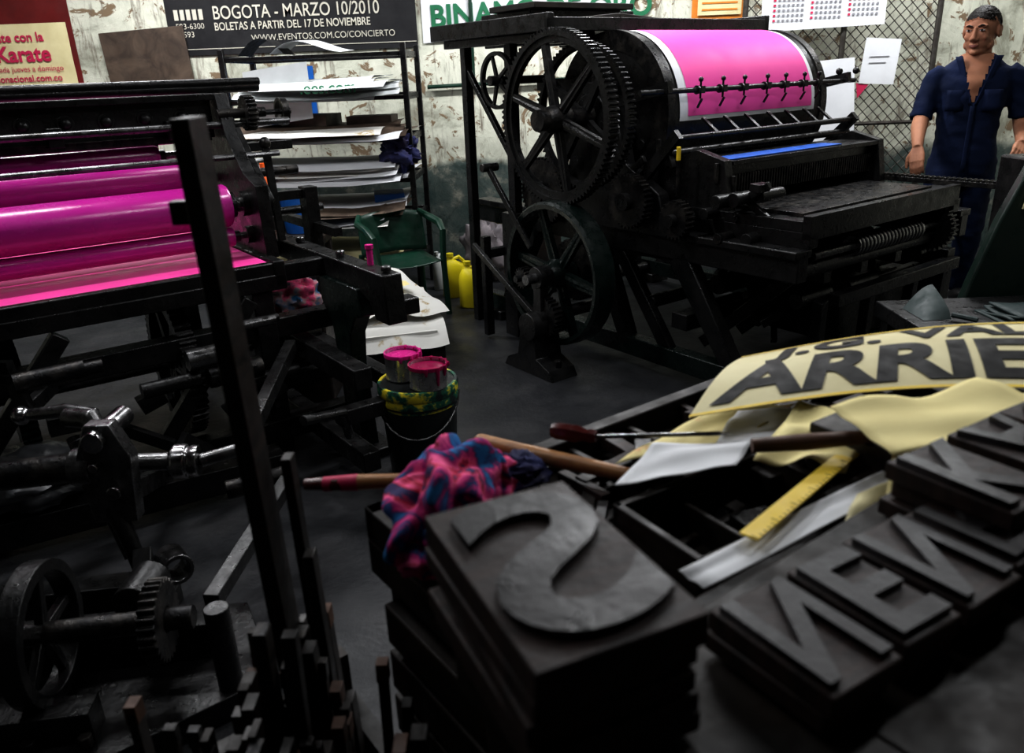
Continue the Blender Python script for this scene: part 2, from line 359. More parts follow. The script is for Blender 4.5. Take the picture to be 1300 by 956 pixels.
b.obj("paper_sheets",e,fixn=False)
b=B()
b.box((-.42,-.05,1.20),(.22,.3,.06),BROWNB,(0,0,12));b.box((-.1,-.08,1.21),(.3,.3,.07),BROWNB,(0,0,-6));b.box((.3,-.05,1.20),(.3,.25,.05),BROWNB)
b.box((.38,-.12,.70),(.2,.25,.05),BLUEP,(0,0,12));b.box((-.2,-.2,.42),(.25,.2,.10),WHITEP,(0,0,-8))
b.grid(lambda u,v:(-.28+.46*u,-.25+.4*v,1.62+.13*math.sin(u*3)*(1-u)+.02*v),12,6,PAPER)
b.grid(lambda u,v:(-.50+.30*u,-.2+.25*v,1.62+.10*math.sin(u*PI)),8,4,RUB)
b.grid(lambda u,v:(-.45+.42*u,-.31-.01*math.sin(6*u),1.18+.34*v+.05*u),10,8,WHITEP)
b.obj("boxes",e,fixn=False)
text("sheet_print",".ees.com",.10,TXTG,e,Matrix.Translation((-.05,-.47,1.38))@Matrix.Rotation(PI/2.4,4,'X'),.001)
def crumple(name,c,r,m,amp=.35,seed=0,fr=2.2,parent=None,su=48,sv=32,flat=None):
    b=B()
    def fn(p):
        n=noise.noise(p*fr+V((seed,0,0)));n2=noise.noise(p*fr*2.7+V((0,seed,0)));q=p*(1+amp*n+amp*.5*n2-amp*.5*abs(noise.noise(p*fr*1.7+V((seed,5,0)))))
        if flat is not None and q.z<flat: q.z=flat
        return q
    b.ell(c,r,m,su=su,sv=sv,fn=fn);return b.obj(name,parent,ang=60)
crumple("blue_rag",(.50,-.26,1.00),(.13,.12,.12),RAG2,.5,2,parent=e)
e=empty("blue_bucket",(-1.28,4.92,0));b=B()
b.lathe((0,0,.582),(0,0,1),[(.0,0),(.085,0),(.105,.22),(.112,.22),(.112,.24),(.10,.24),(.08,.02),(0,.02)],BLUEP,28);b.obj("body",e)
b=B();b.tube([(-.11*math.cos(t),-.02,.80-.06*math.sin(t)) for t in [PI*k/10 for k in range(11)]],.004,STEEL,6);b.obj("handle",e)
e=empty("orange_bottle",(-1.46,4.92,0));b=B()
b.lathe((0,0,.782),(0,0,1),[(0,0),(.05,0),(.052,.12),(.035,.17),(.015,.19),(.015,.22),(0,.22)],ORNG,20);b.obj("body",e)
b=B();b.bx(-1.62,-1.10,4.78,5.06,.53,.58,WOODD);b.bx(-1.60,-1.40,4.80,5.04,.58,.78,WOODD)
for x in(-1.6,-1.14):
    for y in(4.80,5.02): b.box((x,y,.265),(.04,.04,.53),WOODD)
b.obj("low_bench",bevel=.004)

# ------------------------------------------------------------------ plastic arm chair
e=empty("plastic_armchair",(-.68,5.03,0),math.radians(28));e.scale=(.86,.86,.90);b=B()
def seat(u,v): 
    x=(u-.5)*.46;y=(v-.5)*.44;return (x,y,.42-.02*math.sin(u*PI)-.02*math.cos(v*PI*.5))
b.grid(seat,10,10,CHAIRG)
def back(u,v):
    a=(u-.5)*2.2;return (.29*math.sin(a),.06+.16*math.cos(a)+.06*v,.42+.30*v-.05*abs(u-.5)*v)
b.grid(back,18,8,CHAIRG)
for sx in(-1,1):
    b.tube([(sx*.26,-.22,.0),(sx*.25,-.20,.42),(sx*.27,-.18,.60),(sx*.285,-.08,.645),(sx*.285,.10,.66),(sx*.24,.2,.70)],[.022,.022,.024,.028,.028,.02],CHAIRG,10)
    b.tube([(sx*.26,.26,.0),(sx*.24,.22,.42)],.022,CHAIRG,10)
o=b.obj("shell",e,fixn=False);md=o.modifiers.new("s","SOLIDIFY");md.thickness=.006
def jug(name,loc,m,rz,h=.26,w=.075):
    e=empty(name,loc,rz);b=B()
    b.loft([(0,w*.9,w*.6,0,0),(.01,w,w*.7,0,0),(h*.62,w,w*.7,0,0),(h*.75,w*.9,w*.62,0,0),(h*.86,w*.45,w*.4,-w*.25,0),(h*.9,w*.24,w*.24,-w*.3,0),(h*.97,w*.24,w*.24,-w*.3,0)],m,24)
    b.tube([(-w*.1,0,h*.88),(w*.45,0,h*.93),(w*.85,0,h*.82),(w*.88,0,h*.6)],.013,m,10)
    b.obj("body",e,ang=60);b=B();b.cyl((-w*.3,0,h*.95),(-w*.3,0,h*1.03),w*.3,m,seg=16);b.obj("cap",e)
jug("plastic_jug",(-.375,5.40,0),YELJ,.4,.30,.085);jug("plastic_jug",(-.245,5.12,0),YELJ,-.2,.30,.085);jug("white_bottle",(-.50,5.62,0),WHITEP,.9,.27,.05)
crumple("grey_sack",(-.16,5.85,.22),(.17,.15,.27),SACK,.35,4,flat=-.8)
b=B();b.box((.24,6.05,.2),(.3,.3,.4),WOODD,(0,0,10));b.obj("dark_crate",bevel=.01)

# ------------------------------------------------------------------ MAIN PRESS
P=empty("cylinder_printing_press",(.26,3.95,0),ROT)
b=B()
for x,xc in((.30,.28),(1.66,1.70)):
    b.bx(x-.04,x+.04,-1.05,1.1,.05,.15,GREEN);b.bx(x-.035,x+.035,-1.2,1.1,.60,.72,IRON);b.bx(x-.055,x+.055,-1.2,1.1,.70,.735,IRON)
    for y0,y1 in((-.55,-.92),(.02,-.22),(.55,.85)):
        b.beam((x,y0,.62),(x,y1,.1),.07,.11,IRON,.07,.08)
    b.beam((x,-.12,.62),(x,-.50,.12),.05,.07,IRON)
    for y in(-.98,.95): b.box((x,y,.03),(.16,.22,.06),IRON)
    pts=[(x,-.60+.5*(1-math.cos(t))/2*1.0,.60-.09*(1-math.sin(t))) for t in [PI*k/10 for k in range(11)]]
    b.tube(pts,.022,IRON,8)
    b.prism([(-.50,.72),(.55,.72),(.42,.88),(.20,1.0),(.16,1.22),(.10,1.34),(-.10,1.34),(-.16,1.22),(-.22,1.02),(-.44,.90)],'x',xc-.035,xc+.035,IRON)
    b.cyl((xc-.07,0,1.24),(xc+.07,0,1.24),.11,IRON,seg=28)
    b.box((xc,0,1.37),(.09,.16,.06),IRON)
    for y in(-.06,.06): b.cyl((xc,y,1.38),(xc,y,1.45),.016,IRON2,seg=6)
b.obj("side_frames",P,bevel=.006)
b=B()
for y,z in((-1.0,.1),(.95,.1),(.95,.62),(-1.12,.62),(-.35,.35)): b.cyl((.3,y,z),(1.66,y,z),.035,IRON,seg=16)
b.bx(.3,1.85,-1.09,-1.01,.04,.14,GREEN);b.bx(.3,1.66,-.6,-.5,.25,.33,IRON);b.bx(.7,1.82,-1.14,-1.08,.40,.46,IRON)
b.bx(.95,1.62,-1.0,-.45,.14,.42,IRON);b.bx(.93,1.64,-1.02,-.98,.36,.44,IRON);b.bx(1.76,1.84,-1.1,-.2,.04,.5,IRON)
for x in(.65,.95,1.25,1.5):
    b.bx(x-.03,x+.03,-1.1,.9,.52,.60,IRON);b.beam((x,-.9,.5),(x-.1,-.5,.12),.05,.06,IRON)
for x in(.60,1.0,1.4,1.7): b.beam((x,-1.11,.45),(x+.08,-1.06,.1),.05,.05,IRON)
b.obj("cross_members",P,bevel=.004)
b=B();b.lathe((.98,0,1.24),(1,0,0),[(0,-.62),(.36,-.62),(.385,-.61),(.385,.61),(.36,.62),(0,.62)],IRON,96)
for x in(.375,1.585): b.ring((x,0,1.24),(1,0,0),.392,.30,.05,IRON2)
b.cyl((-.12,0,1.24),(1.85,0,1.24),.05,IRON2,seg=24)
b.obj("impression_cylinder",P)
b=B()
def sh(u0,u1,a0,a1,r):
    return lambda u,v:(u0+(u1-u0)*u,-r*math.cos(math.radians(a0+(a1-a0)*v)),1.24+r*math.sin(math.radians(a0+(a1-a0)*v)))
b.grid(sh(.43,1.50,-4,118,.389),2,40,PAPER);b.grid(sh(.485,1.47,-1,118,.391),2,40,PINK)
b.obj("printed_sheet",P,fixn=False)
b=B()
b.gear((0,0,1.24),(1,0,0),.405,.370,.055,96,IRON,.014);b.ring((0,0,1.24),(1,0,0),.375,.342,.03,IRON)
b.spokes((0,0,1.24),(1,0,0),.05,.350,6,.048,.026,IRON,.3);b.lathe((0,0,1.24),(1,0,0),[(0,-.07),(.05,-.07),(.062,-.04),(.07,.05),(.05,.08),(0,.08)],IRON2,28)
b.cyl((-.11,0,1.24),(0,0,1.24),.026,DSTEEL,seg=16)
b.obj("drive_gear",P)
b=B();b.gear((.17,0,1.24),(1,0,0),.345,.31,.04,80,IRON,.016);b.spokes((.17,0,1.24),(1,0,0),.05,.32,4,.04,.03,IRON,.6)
b.obj("cylinder_gear",P)
b=B();c=(-.03,-.03,.50)
b.lathe(c,(1,0,0),[(.35,-.065),(.362,-.05),(.365,0),(.362,.05),(.35,.065),(.328,.06),(.328,-.06)],GREEN,72,True)
b.spokes(c,(1,0,0),.04,.33,6,.055,.03,GREEN,.15);b.lathe(c,(1,0,0),[(0,-.12),(.04,-.12),(.05,-.08),(.075,-.03),(.075,.05),(.05,.09),(0,.09)],GREEN,28)
b.cyl((-.24,-.03,.50),(.5,-.03,.50),.026,DSTEEL,seg=18);b.gear((.10,-.03,.50),(1,0,0),.16,.03,.06,40,IRON2,.014)
b.obj("flywheel",P)
b=B()
for cc,r,n in(((-.13,-.06,.30),.10,26),((-.13,.12,.47),.055,16),((.2,.35,.85),.18,44),((.2,-.30,.86),.13,34),((.22,-.58,.80),.09,24)):
    b.gear(cc,(1,0,0),r,r*.3,.05,n,IRON2,.012);b.cyl((cc[0]-.06,cc[1],cc[2]),(.32,cc[1],cc[2]),r*.32,IRON,seg=18)
b.obj("pinion_gears",P)
b=B()
b.prism([(-.20,0),(.20,0),(.17,.05),(.08,.09),(.05,.24),(-.05,.24),(-.07,.09),(-.17,.05)],'x',-.22,-.05,IRON)
b.cyl((-.24,-.03,.26),(-.02,-.03,.26),.07,IRON,seg=24);b.bx(-.17,-.12,-.06,.0,.2,.5,IRON);b.cyl((-.18,-.03,.5),(-.08,-.03,.5),.055,IRON,seg=24)
for y in(-.15,.15): b.cyl((-.14,y,.04),(-.14,y,.09),.02,IRON2,seg=6)
b.beam((-.15,.0,.28),(-.10,.62,.56),.025,.035,IRON);b.beam((-.12,.42,1.0),(-.1,.10,.62),.02,.03,IRON);b.beam((-.02,.62,.5),(.3,.62,.5),.04,.05,IRON);b.beam((-.02,.62,.02),(-.02,.62,.6),.04,.05,IRON)
b.cyl((-.16,.42,1.0),(-.06,.42,1.0),.022,IRON2,seg=12)
b.obj("pedestal_bearing",P,bevel=.004)
b=B()
b.bx(.0,1.60,.05,1.05,1.63,1.66,IRON);b.bx(-.02,1.62,.03,.06,1.63,1.69,IRON);b.bx(-.02,.02,.03,1.07,1.63,1.71,IRON);b.bx(1.58,1.62,.03,1.07,1.63,1.71,IRON)
for k in range(6): b.bx(.02+.28*k,.06+.28*k,.1,1.0,1.59,1.63,IRON)
b.bx(.25,1.0,.5,.95,1.66,1.76,IRON);b.bx(.2,.9,.4,.8,1.76,1.79,WOODD);b.box((.75,.3,1.69),(.5,.3,.03),WOODD,(0,3,8))
for x in(.15,1.55):
    b.bx(x-.025,x+.025,.52,.58,.7,1.63,IRON);b.bx(x-.025,x+.025,.95,1.0,0,1.63,IRON);b.beam((x,.55,1.0),(x,.98,1.5),.03,.03,IRON)
b.bx(.10,.2,.5,.62,0,.72,IRON)
b.cyl((.0,.45,1.42),(.3,.45,1.42),.02,IRON2,seg=12);b.bx(.28,.32,.1,.5,1.36,1.42,IRON)
b.obj("feed_board",P,bevel=.004)
b=B();b.ring((.0,.47,1.42),(1,0,0),.14,.122,.025,IRON,48);b.spokes((.0,.47,1.42),(1,0,0),.02,.125,5,.02,.014,IRON);b.cyl((-.05,.47,1.42),(.04,.47,1.42),.025,IRON2,seg=14);b.obj("hand_wheel",P)
b=B()
b.cyl((.12,-.43,1.35),(1.80,-.43,1.35),.012,IRON,seg=12);b.cyl((.3,-.50,1.15),(1.75,-.50,1.15),.014,IRON,seg=12);b.cyl((.3,-.45,1.08),(1.75,-.45,1.08),.018,IRON,seg=12)
for x in(.28,1.70): b.beam((x,-.10,1.30),(x,-.46,1.37),.03,.05,IRON);b.beam((x,-.3,.95),(x,-.52,1.17),.03,.05,IRON)
for k,x in enumerate((.52,.68,.84,1.02,1.17,1.33,1.46)):
    b.cyl((x,-.43,1.31),(x,-.43,1.39),.005,IRON,seg=8);b.ell((x,-.43,1.395),(.012,.012,.012),IRON,su=10,sv=8)
    b.box((x,-.43,1.35),(.028,.032,.032),IRON);b.cyl((x-.03,-.43,1.35),(x-.02,-.43,1.35),.02,IRON,seg=12)
    b.beam((x,-.44,1.31),(x,-.415,1.27),.010,.007,IRON);b.beam((x+.06,-.50,1.15),(x+.06,-.40,1.22),.02,.01,IRON)
for x in(1.58,1.74): b.ell((x,-.47,1.40),(.018,.018,.018),IRON,su=12,sv=8)
b.obj("gripper_rods",P)
b=B()
b.bx(.40,1.60,-.70,-.66,.90,1.05,IRON);b.bx(.40,1.60,-.74,-.54,1.035,1.055,IRON)
for k in range(59): b.bx(.42+k*.02,.43+k*.02,-.712,-.70,.90,.99,IRON2)
b.cyl((.34,-.62,.97),(1.66,-.62,.97),.04,IRON,seg=18);b.cyl((.34,-.56,.90),(1.66,-.56,.90),.05,IRON,seg=18);b.cyl((.34,-.40,.98),(1.66,-.40,.98),.06,IRON,seg=24)
for x in(.36,1.60): b.prism([(-.80,.72),(-.35,.72),(-.40,1.02),(-.58,1.10),(-.74,1.06)],'x',x-.025,x+.025,IRON)
b.obj("inking_apron",P,bevel=.002)
b=B();b.bx(.40,1.28,-.715,-.60,1.056,1.061,BLUEI);b.obj("blue_ink_tray",P)
b=B();b.bx(.33,1.56,-1.16,-.1,.80,.845,IRON);b.bx(.42,1.48,-1.1,-.75,.845,.862,IRON2);b.bx(.33,1.56,-1.20,-1.16,.77,.87,IRON)
for x in(.36,1.55):
    b.bx(x-.03,x+.03,-1.2,.6,.735,.80,IRON)
b.bx(1.62,1.67,-1.60,-.6,.85,.875,IRON2);b.bx(1.5,1.64,-1.1,-1.04,.82,.85,IRON);b.bx(1.5,1.64,-.7,-.64,.82,.85,IRON)
for k in range(36): b.bx(1.62,1.67,-1.59+.026*k,-1.577+.026*k,.875,.887,IRON2)
b.cyl((1.645,-1.60,.862),(1.645,-1.67,.862),.018,DSTEEL,seg=14)
b.obj("type_bed",P,bevel=.002)
b=B();rr=random.Random(11)
for k in range(60):
    x=rr.uniform(.30,.46);y=rr.uniform(-.95,.1);z=rr.uniform(.72,1.12)
    if z>1.0 and y<-.5: continue
    t=rr.randrange(4)
    if t==0: b.cyl((x-.1,y,z),(x+.06,y,z),rr.uniform(.015,.035),rr.choice([IRON,IRON,IRON2]),seg=14)
    elif t==1: b.beam((x-.06,y,z),(x-.06,y+rr.uniform(-.15,.15),z+rr.uniform(-.12,.12)),.02,.03,IRON)
    elif t==2: b.box((x-.04,y,z),(.08,rr.uniform(.03,.08),rr.uniform(.03,.07)),rr.choice([IRON,IRON2]),(rr.uniform(-30,30),0,0))
    else: b.cyl((x-.05,y,z-.04),(x-.05,y,z+.05),.012,IRON2,seg=6)
for k in range(38):
    x=rr.uniform(.5,1.6);y=rr.uniform(-1.05,-.3);z=rr.uniform(.3,.7)
    if k%2: b.cyl((x-.12,y,z),(x+.12,y,z),rr.uniform(.02,.05),rr.choice([IRON,IRON2]),seg=16)
    else: b.beam((x,y,z),(x+rr.uniform(-.2,.2),y+rr.uniform(-.2,.2),z+rr.uniform(-.3,.1)),.03,.04,IRON)
b.cyl((.24,-.56,1.06),(.24,-.56,1.12),.010,YEL,seg=10);b.cyl((.24,-.56,.9),(.24,-.56,1.06),.008,IRON2,seg=10);b.cyl((.30,-.2,.62),(.30,-.2,.70),.02,IRON2,seg=10)
b.obj("levers",P,bevel=.002)
b=B();b.cyl((.75,-1.14,.68),(1.30,-1.14,.68),.045,STEEL,seg=28);b.cyl((.45,-1.14,.68),(1.66,-1.14,.68),.02,DSTEEL,seg=16)
for k in range(18): b.ring((.77+k*.03,-1.14,.68),(1,0,0),.050,.040,.008,DSTEEL,24)
b.gear((1.50,-1.12,.66),(1,0,0),.12,.03,.05,30,IRON,.014)
b.obj("form_roller",P)

# ------------------------------------------------------------------ LEFT PRESS
Q=empty("ink_roller_press",(-.93,3.02,0),ROT)
b=B()
b.bx(-2.3,0,.0,1.3,.765,.805,INK2);b.obj("ink_slab",Q,bevel=.004)
b=B()
b.bx(-2.35,.04,-.045,-.005,.71,.806,IRON);b.bx(.005,.05,-.05,1.3,.71,.812,IRON);b.bx(-2.35,.05,-.05,1.3,.70,.76,IRON)
b.bx(-2.35,.3,-.02,.06,.50,.58,IRON);b.bx(-2.35,.3,-.06,.02,.08,.17,IRON)
for x in(-.05,-1.1,-2.2): 
    b.bx(x-.04,x+.04,-.04,.05,.0,.72,IRON);b.bx(x-.04,x+.04,1.1,1.2,.0,.72,IRON);b.beam((x,.0,.5),(x,.6,.1),.05,.07,IRON)
b.beam((-.1,-.03,.68),(-.5,-.03,.2),.05,.06,IRON);b.beam((-1.15,-.03,.2),(-.75,-.03,.68),.05,.06,IRON)
for z in(.12,.45): b.bx(.06,.13,-.55,1.2,z-.04,z+.04,IRON)
b.bx(.28,.34,-.65,1.2,.30,.36,IRON)
for y in(-.5,.0,.5): b.bx(.0,.34,y-.03,y+.03,.28,.34,IRON)
b.obj("bed_frame",Q,bevel=.005)
b=B()
def roller(x1,y,z,r,m,x0=-2.3):
    b.lathe((0,y,z),(1,0,0),[(0,x0),(r*.93,x0),(r,x0+.01),(r,x1-.01),(r*.93,x1),(0,x1)],m,56)
    b.cyl((x1,y,z),(x1+.14,y,z),r*.35,DSTEEL,seg=18);b.cyl((x1+.0,y,z),(x1+.025,y,z),r*.6,IRON,seg=20)
roller(-.05,.22,1.005,.083,INK);roller(-.05,.21,.882,.038,INK);roller(-.17,.40,1.115,.070,INK);roller(-.2,.53,1.19,.042,INK);roller(-.12,.35,.985,.035,INKD);roller(-.2,.62,1.24,.04,INKD)
b.obj("ink_rollers",Q)
b=B()
b.bx(-2.3,.02,.46,.54,1.25,1.40,IRON);b.bx(-2.3,.04,.42,.58,1.395,1.42,IRON);b.bx(-2.3,.0,.44,.46,1.24,1.27,IRON2)
for k in range(16):
    x=-.10-.14*k;b.ell((x,.455,1.335),(.022,.018,.022),IRON,su=14,sv=8);b.ring((x,.458,1.335),(0,1,0),.032,.0,.006,IRON,20)
    if k%3==0: b.box((x-.05,.43,1.29),(.05,.06,.07),IRON)
b.cyl((-2.3,.40,1.30),(.32,.40,1.30),.014,DSTEEL,seg=12);b.cyl((-2.3,.50,1.46),(.25,.50,1.46),.016,IRON,seg=12)
b.cyl((-2.3,.66,1.44),(.30,.66,1.44),.022,IRON,seg=12);b.cyl((-2.2,.30,1.18),(.22,.30,1.18),.012,DSTEEL,seg=10)
b.cyl((-2.3,.58,1.08),(.4,.58,1.08),.02,IRON2,seg=12)
b.obj("bolted_beam",Q,bevel=.004)
b=B()
b.prism([(.08,.80),(1.15,.80),(1.05,.95),(.85,1.10),(.72,1.40),(.42,1.42),(.36,1.26),(.22,1.12),(.10,1.08)],'x',.03,.08,IRON)
b.cyl((.0,.22,1.005),(.12,.22,1.005),.05,IRON,seg=20);b.cyl((.0,.21,.882),(.11,.21,.882),.035,IRON2,seg=20)
b.gear((.14,.52,1.05),(1,0,0),.12,.03,.04,34,IRON,.012);b.gear((.14,.75,1.22),(1,0,0),.14,.09,.04,40,IRON,.012);b.spokes((.14,.75,1.22),(1,0,0),.02,.1,5,.02,.02,IRON)
b.gear((.15,.40,1.34),(1,0,0),.07,.02,.04,22,IRON2,.01);b.cyl((.02,.75,1.22),(.22,.75,1.22),.03,IRON2,seg=16);b.cyl((.02,.4,1.34),(.22,.4,1.34),.02,IRON2,seg=16)
b.ring((.38,.62,1.33),(1,0,0),.06,.045,.03,IRON2,24);b.spokes((.38,.62,1.33),(1,0,0),.01,.05,4,.012,.01,IRON2);b.cyl((.05,.62,1.33),(.42,.62,1.33),.012,IRON2,seg=10)
b.beam((.12,.2,1.0),(.12,.5,1.28),.025,.035,IRON);b.beam((.18,.3,.82),(.18,.34,1.2),.02,.03,IRON);b.ell((.18,.34,1.22),(.025,.025,.025),IRON2,su=12,sv=8)
b.bx(.08,.45,.55,.60,.95,.99,IRON);b.bx(.08,.5,.85,.9,1.15,1.19,IRON);b.cyl((.1,.7,.88),(.55,.7,.88),.02,IRON,seg=12);b.bx(.42,.46,.3,1.0,.80,.84,IRON);b.bx(.40,.46,.52,.60,0,1.0,IRON)
b.obj("roller_side_frame",Q,bevel=.004)
b=B()
b.prism([(.9,.72),(.9,.80),(-.52,.80),(-.54,.62),(-.44,.62),(-.40,.68),(-.30,.715)],'x',.22,.30,IRON)
b.prism([(.0,.72),(-.33,.72),(-.37,.62),(-.30,.60),(-.24,.52),(-.22,.38),(-.26,.0),(-.12,.0),(-.10,.38),(-.08,.52),(.0,.62)],'x',.20,.27,GREEN)
b.box((.24,-.19,.02),(.16,.26,.04),IRON);b.bx(.05,.24,-.02,.04,.72,.79,IRON);b.bx(.06,.24,.5,.58,.72,.79,IRON)
for y in(-.48,-.1,.3): b.cyl((.26,y,.80),(.26,y,.825),.02,DSTEEL,seg=6)
b.bx(.26,.36,-.53,-.45,.64,.70,IRON)
b.obj("bed_rail",Q,bevel=.006)
b=B();b.cyl((.28,-.32,.80),(.28,-.32,.86),.012,INKC,seg=10);b.cyl((.28,-.32,.86),(.28,-.32,.875),.016,INKC,seg=10);b.obj("ink_knob",Q)
b=B()
b.gear((-1.35,3.0,.42),(.809,.588,0),.30,.24,.06,60,IRON,.015);b.spokes((-1.35,3.0,.42),(.809,.588,0),.03,.25,6,.045,.03,IRON)
b.gear((-1.85,2.75,.38),(.809,.588,0),.24,.10,.06,48,GREEN,.015);b.gear((-1.1,2.98,.33),(.809,.588,0),.17,.05,.06,38,IRON2,.013)
b.cyl((-2.3,2.35,.42),(-.85,3.37,.42),.03,DSTEEL,seg=16)
rr=random.Random(17)
for k in range(30):
    x=rr.uniform(-2.0,-.9);y=2.95+(x+.93)*.72-rr.uniform(.0,.25);z=rr.uniform(.2,.62)
    if k%3==0: b.cyl((x-.08,y-.06,z),(x+.08,y+.06,z),rr.uniform(.015,.04),rr.choice([IRON,DSTEEL,IRON2]),seg=14)
    elif k%3==1: b.beam((x,y,z),(x+rr.uniform(-.2,.2),y+rr.uniform(-.1,.1),z+rr.uniform(-.2,.2)),.03,.04,IRON)
    else: b.box((x,y,z),(.09,.05,.06),IRON,(0,rr.uniform(-30,30),36))
b.obj("lower_gears",Q,world=True)
b=B()
b.cyl((-1.95,1.93,.43),(-1.22,2.0,.46),.042,IRON2,seg=24);b.cyl((-1.24,2.0,.46),(-1.18,2.0,.46),.055,DSTEEL,seg=24)
b.cyl((-1.18,2.02,.46),(-.93,2.05,.44),.026,DSTEEL,seg=20)
b.lathe((-.99,2.04,.445),(1,.1,-.04),[(0,0),(.035,0),(.05,.012),(.05,.045),(.04,.05),(.045,.06),(.045,.08),(0,.08)],STEEL,28)
b.cyl((-.91,2.05,.44),(-.80,2.10,.45),.02,DSTEEL,seg=16)
b.prism([(-1.20,.30),(-1.08,.30),(-1.06,.50),(-1.10,.60),(-1.17,.60),(-1.22,.48)],'y',1.96,2.01,DSTEEL)
b.cyl((-1.14,1.93,.56),(-1.14,2.13,.56),.03,STEEL,seg=18);b.cyl((-1.12,1.94,.40),(-1.12,2.13,.40),.02,STEEL,seg=14);b.cyl((-1.16,1.94,.48),(-1.16,2.13,.48),.015,STEEL,seg=6)
b.tube([(-1.50,2.25,.52),(-1.36,2.23,.54),(-1.27,2.22,.53)],[.018,.022,.016],DSTEEL,14);b.ell((-1.52,2.25,.52),(.03,.03,.03),STEEL)
b.tube([(-1.32,2.15,.55),(-1.24,2.13,.55),(-1.20,2.1,.50)],[.03,.033,.02],DSTEEL,14)
b.tube([(-1.24,2.05,.52),(-1.20,2.02,.44),(-1.12,1.96,.26),(-1.08,1.94,.08)],[.03,.033,.024,.022],IRON,14)
b.tube([(-1.30,2.12,.50),(-1.14,2.0,.16)],[.02,.024],IRON,14)
b.box((-1.09,1.945,.03),(.14,.12,.06),IRON)
b.ring((-1.0,1.95,.16),(.6,-.8,.1),.045,.032,.10,DSTEEL,24);b.beam((-1.10,1.95,.12),(-1.03,1.95,.15),.03,.03,IRON)
b.beam((-1.95,1.93,.43),(-2.0,1.95,.0),.08,.1,IRON);b.beam((-1.17,2.09,.32),(-1.30,2.6,.12),.05,.06,IRON);b.beam((-.80,2.10,.45),(-.85,2.9,.50),.04,.05,IRON)
b.beam((-1.55,2.3,.50),(-1.6,2.75,.52),.03,.05,IRON);b.beam((-1.9,2.2,.08),(-.9,2.75,.08),.1,.1,IRON);b.beam((-2.1,1.85,.06),(-1.1,1.98,.06),.08,.08,IRON)
b.cyl((-.88,2.12,.30),(-.70,2.2,.31),.03,IRON2,seg=16);b.tube([(-.70,2.4,.40),(-.60,2.55,.36),(-.62,2.7,.2)],.018,IRON,10)
b.obj("crank_mechanism",Q,world=True,bevel=.003)
# base casting, wheels and braces in front of the crank (near lower left)
b=B()
b.prism([(-2.1,1.20),(-.95,1.32),(-.62,1.58),(-.78,1.88),(-1.25,1.84),(-2.1,1.75)],'z',.0,.07,IRON)
b.beam((-2.1,1.55,.12),(-.80,1.70,.12),.10,.11,IRON);b.beam((-1.9,1.30,.11),(-.98,1.42,.11),.07,.08,IRON)
for x,y in((-1.75,1.58),(-1.35,1.62),(-.95,1.67)):
    b.prism([(x-.06,.07),(x+.06,.07),(x+.035,.28),(x-.035,.28)],'y',y-.03,y+.03,IRON);b.cyl((x,y-.06,.27),(x,y+.06,.27),.05,IRON,seg=20)
b.cyl((-2.0,1.40,.27),(-.78,1.56,.27),.028,IRON2,seg=18)
b.gear((-1.55,1.46,.27),(1,.13,0),.19,.06,.05,44,IRON,.013);b.ring((-1.12,1.52,.27),(1,.13,0),.17,.14,.05,IRON,48);b.spokes((-1.12,1.52,.27),(1,.13,0),.02,.15,5,.03,.02,IRON)
b.gear((-.86,1.55,.27),(1,.13,0),.10,.03,.04,28,IRON2,.01);b.beam((-1.0,1.72,.12),(-1.08,1.95,.20),.05,.05,IRON);b.beam((-1.85,1.6,.3),(-1.95,1.93,.40),.05,.06,IRON)
b.cyl((-.72,1.55,.0),(-.72,1.55,.30),.03,IRON,seg=14);b.beam((-.75,1.6,.28),(-.70,2.15,.31),.04,.04,IRON)
for k in range(10): b.cyl((-1.95+.12*k,1.27+.013*k,.07),(-1.95+.12*k,1.27+.013*k,.10),.016,IRON2,seg=6)
b.obj("drive_base",Q,world=True,bevel=.004)
crumple("grey_tarp",(-1.72,2.46,.20),(.24,.2,.10),TARP,.25,8,1.8,flat=-.85)
crumple("green_rag",(-.98,3.2,.40),(.12,.08,.05),mat("rag_green",(.03,.07,.02),(.01,.03,.015),rough=.9,scale=10),.3,5)
crumple("ink_rag",(-1.02,3.66,.50),(.13,.10,.10),RAG3,.3,6,flat=-.8)
b=B();b.bx(-1.18,-.86,3.52,3.82,0,.42,WOODD);b.obj("wooden_box",bevel=.01)

# ------------------------------------------------------------------ sheets on a pallet
e=empty("paper_pallet",(-.80,4.30,0),math.radians(14));b=B()
for k in range(4): b.bx(-.36,.36,-.42+.24*k,-.30+.24*k,.09,.12,WOODD)
for x in(-.32,0,.32): b.bx(x-.04,x+.04,-.42,.42,0,.09,WOODD)
b.bx(-.33,.33,-.38,.38,.12,.19,PAPERS);b.obj("pallet",e)
b=B()
b.grid(lambda u,v:(-.40+.78*u,-.45+.86*v,.21+.05*noise.noise(V((u*3,v*3,1)))+.02-.10*max(0,.15-v)/.15),16,16,PAPERS)
b.grid(lambda u,v:(-.24+.66*u-.2*v,-.28+.72*v,.26+.06*noise.noise(V((u*3,v*3,4)))+.10*v),14,14,PAPERS)
b.obj("loose_sheets",e,fixn=False)
b=B();b.grid(lambda u,v:(.05+.2*u-.1*v,.0+.3*v,.36+.03*noise.noise(V((u*3,v*3,4)))),6,6,CREAM);b.obj("yellow_sheet",e,fixn=False)

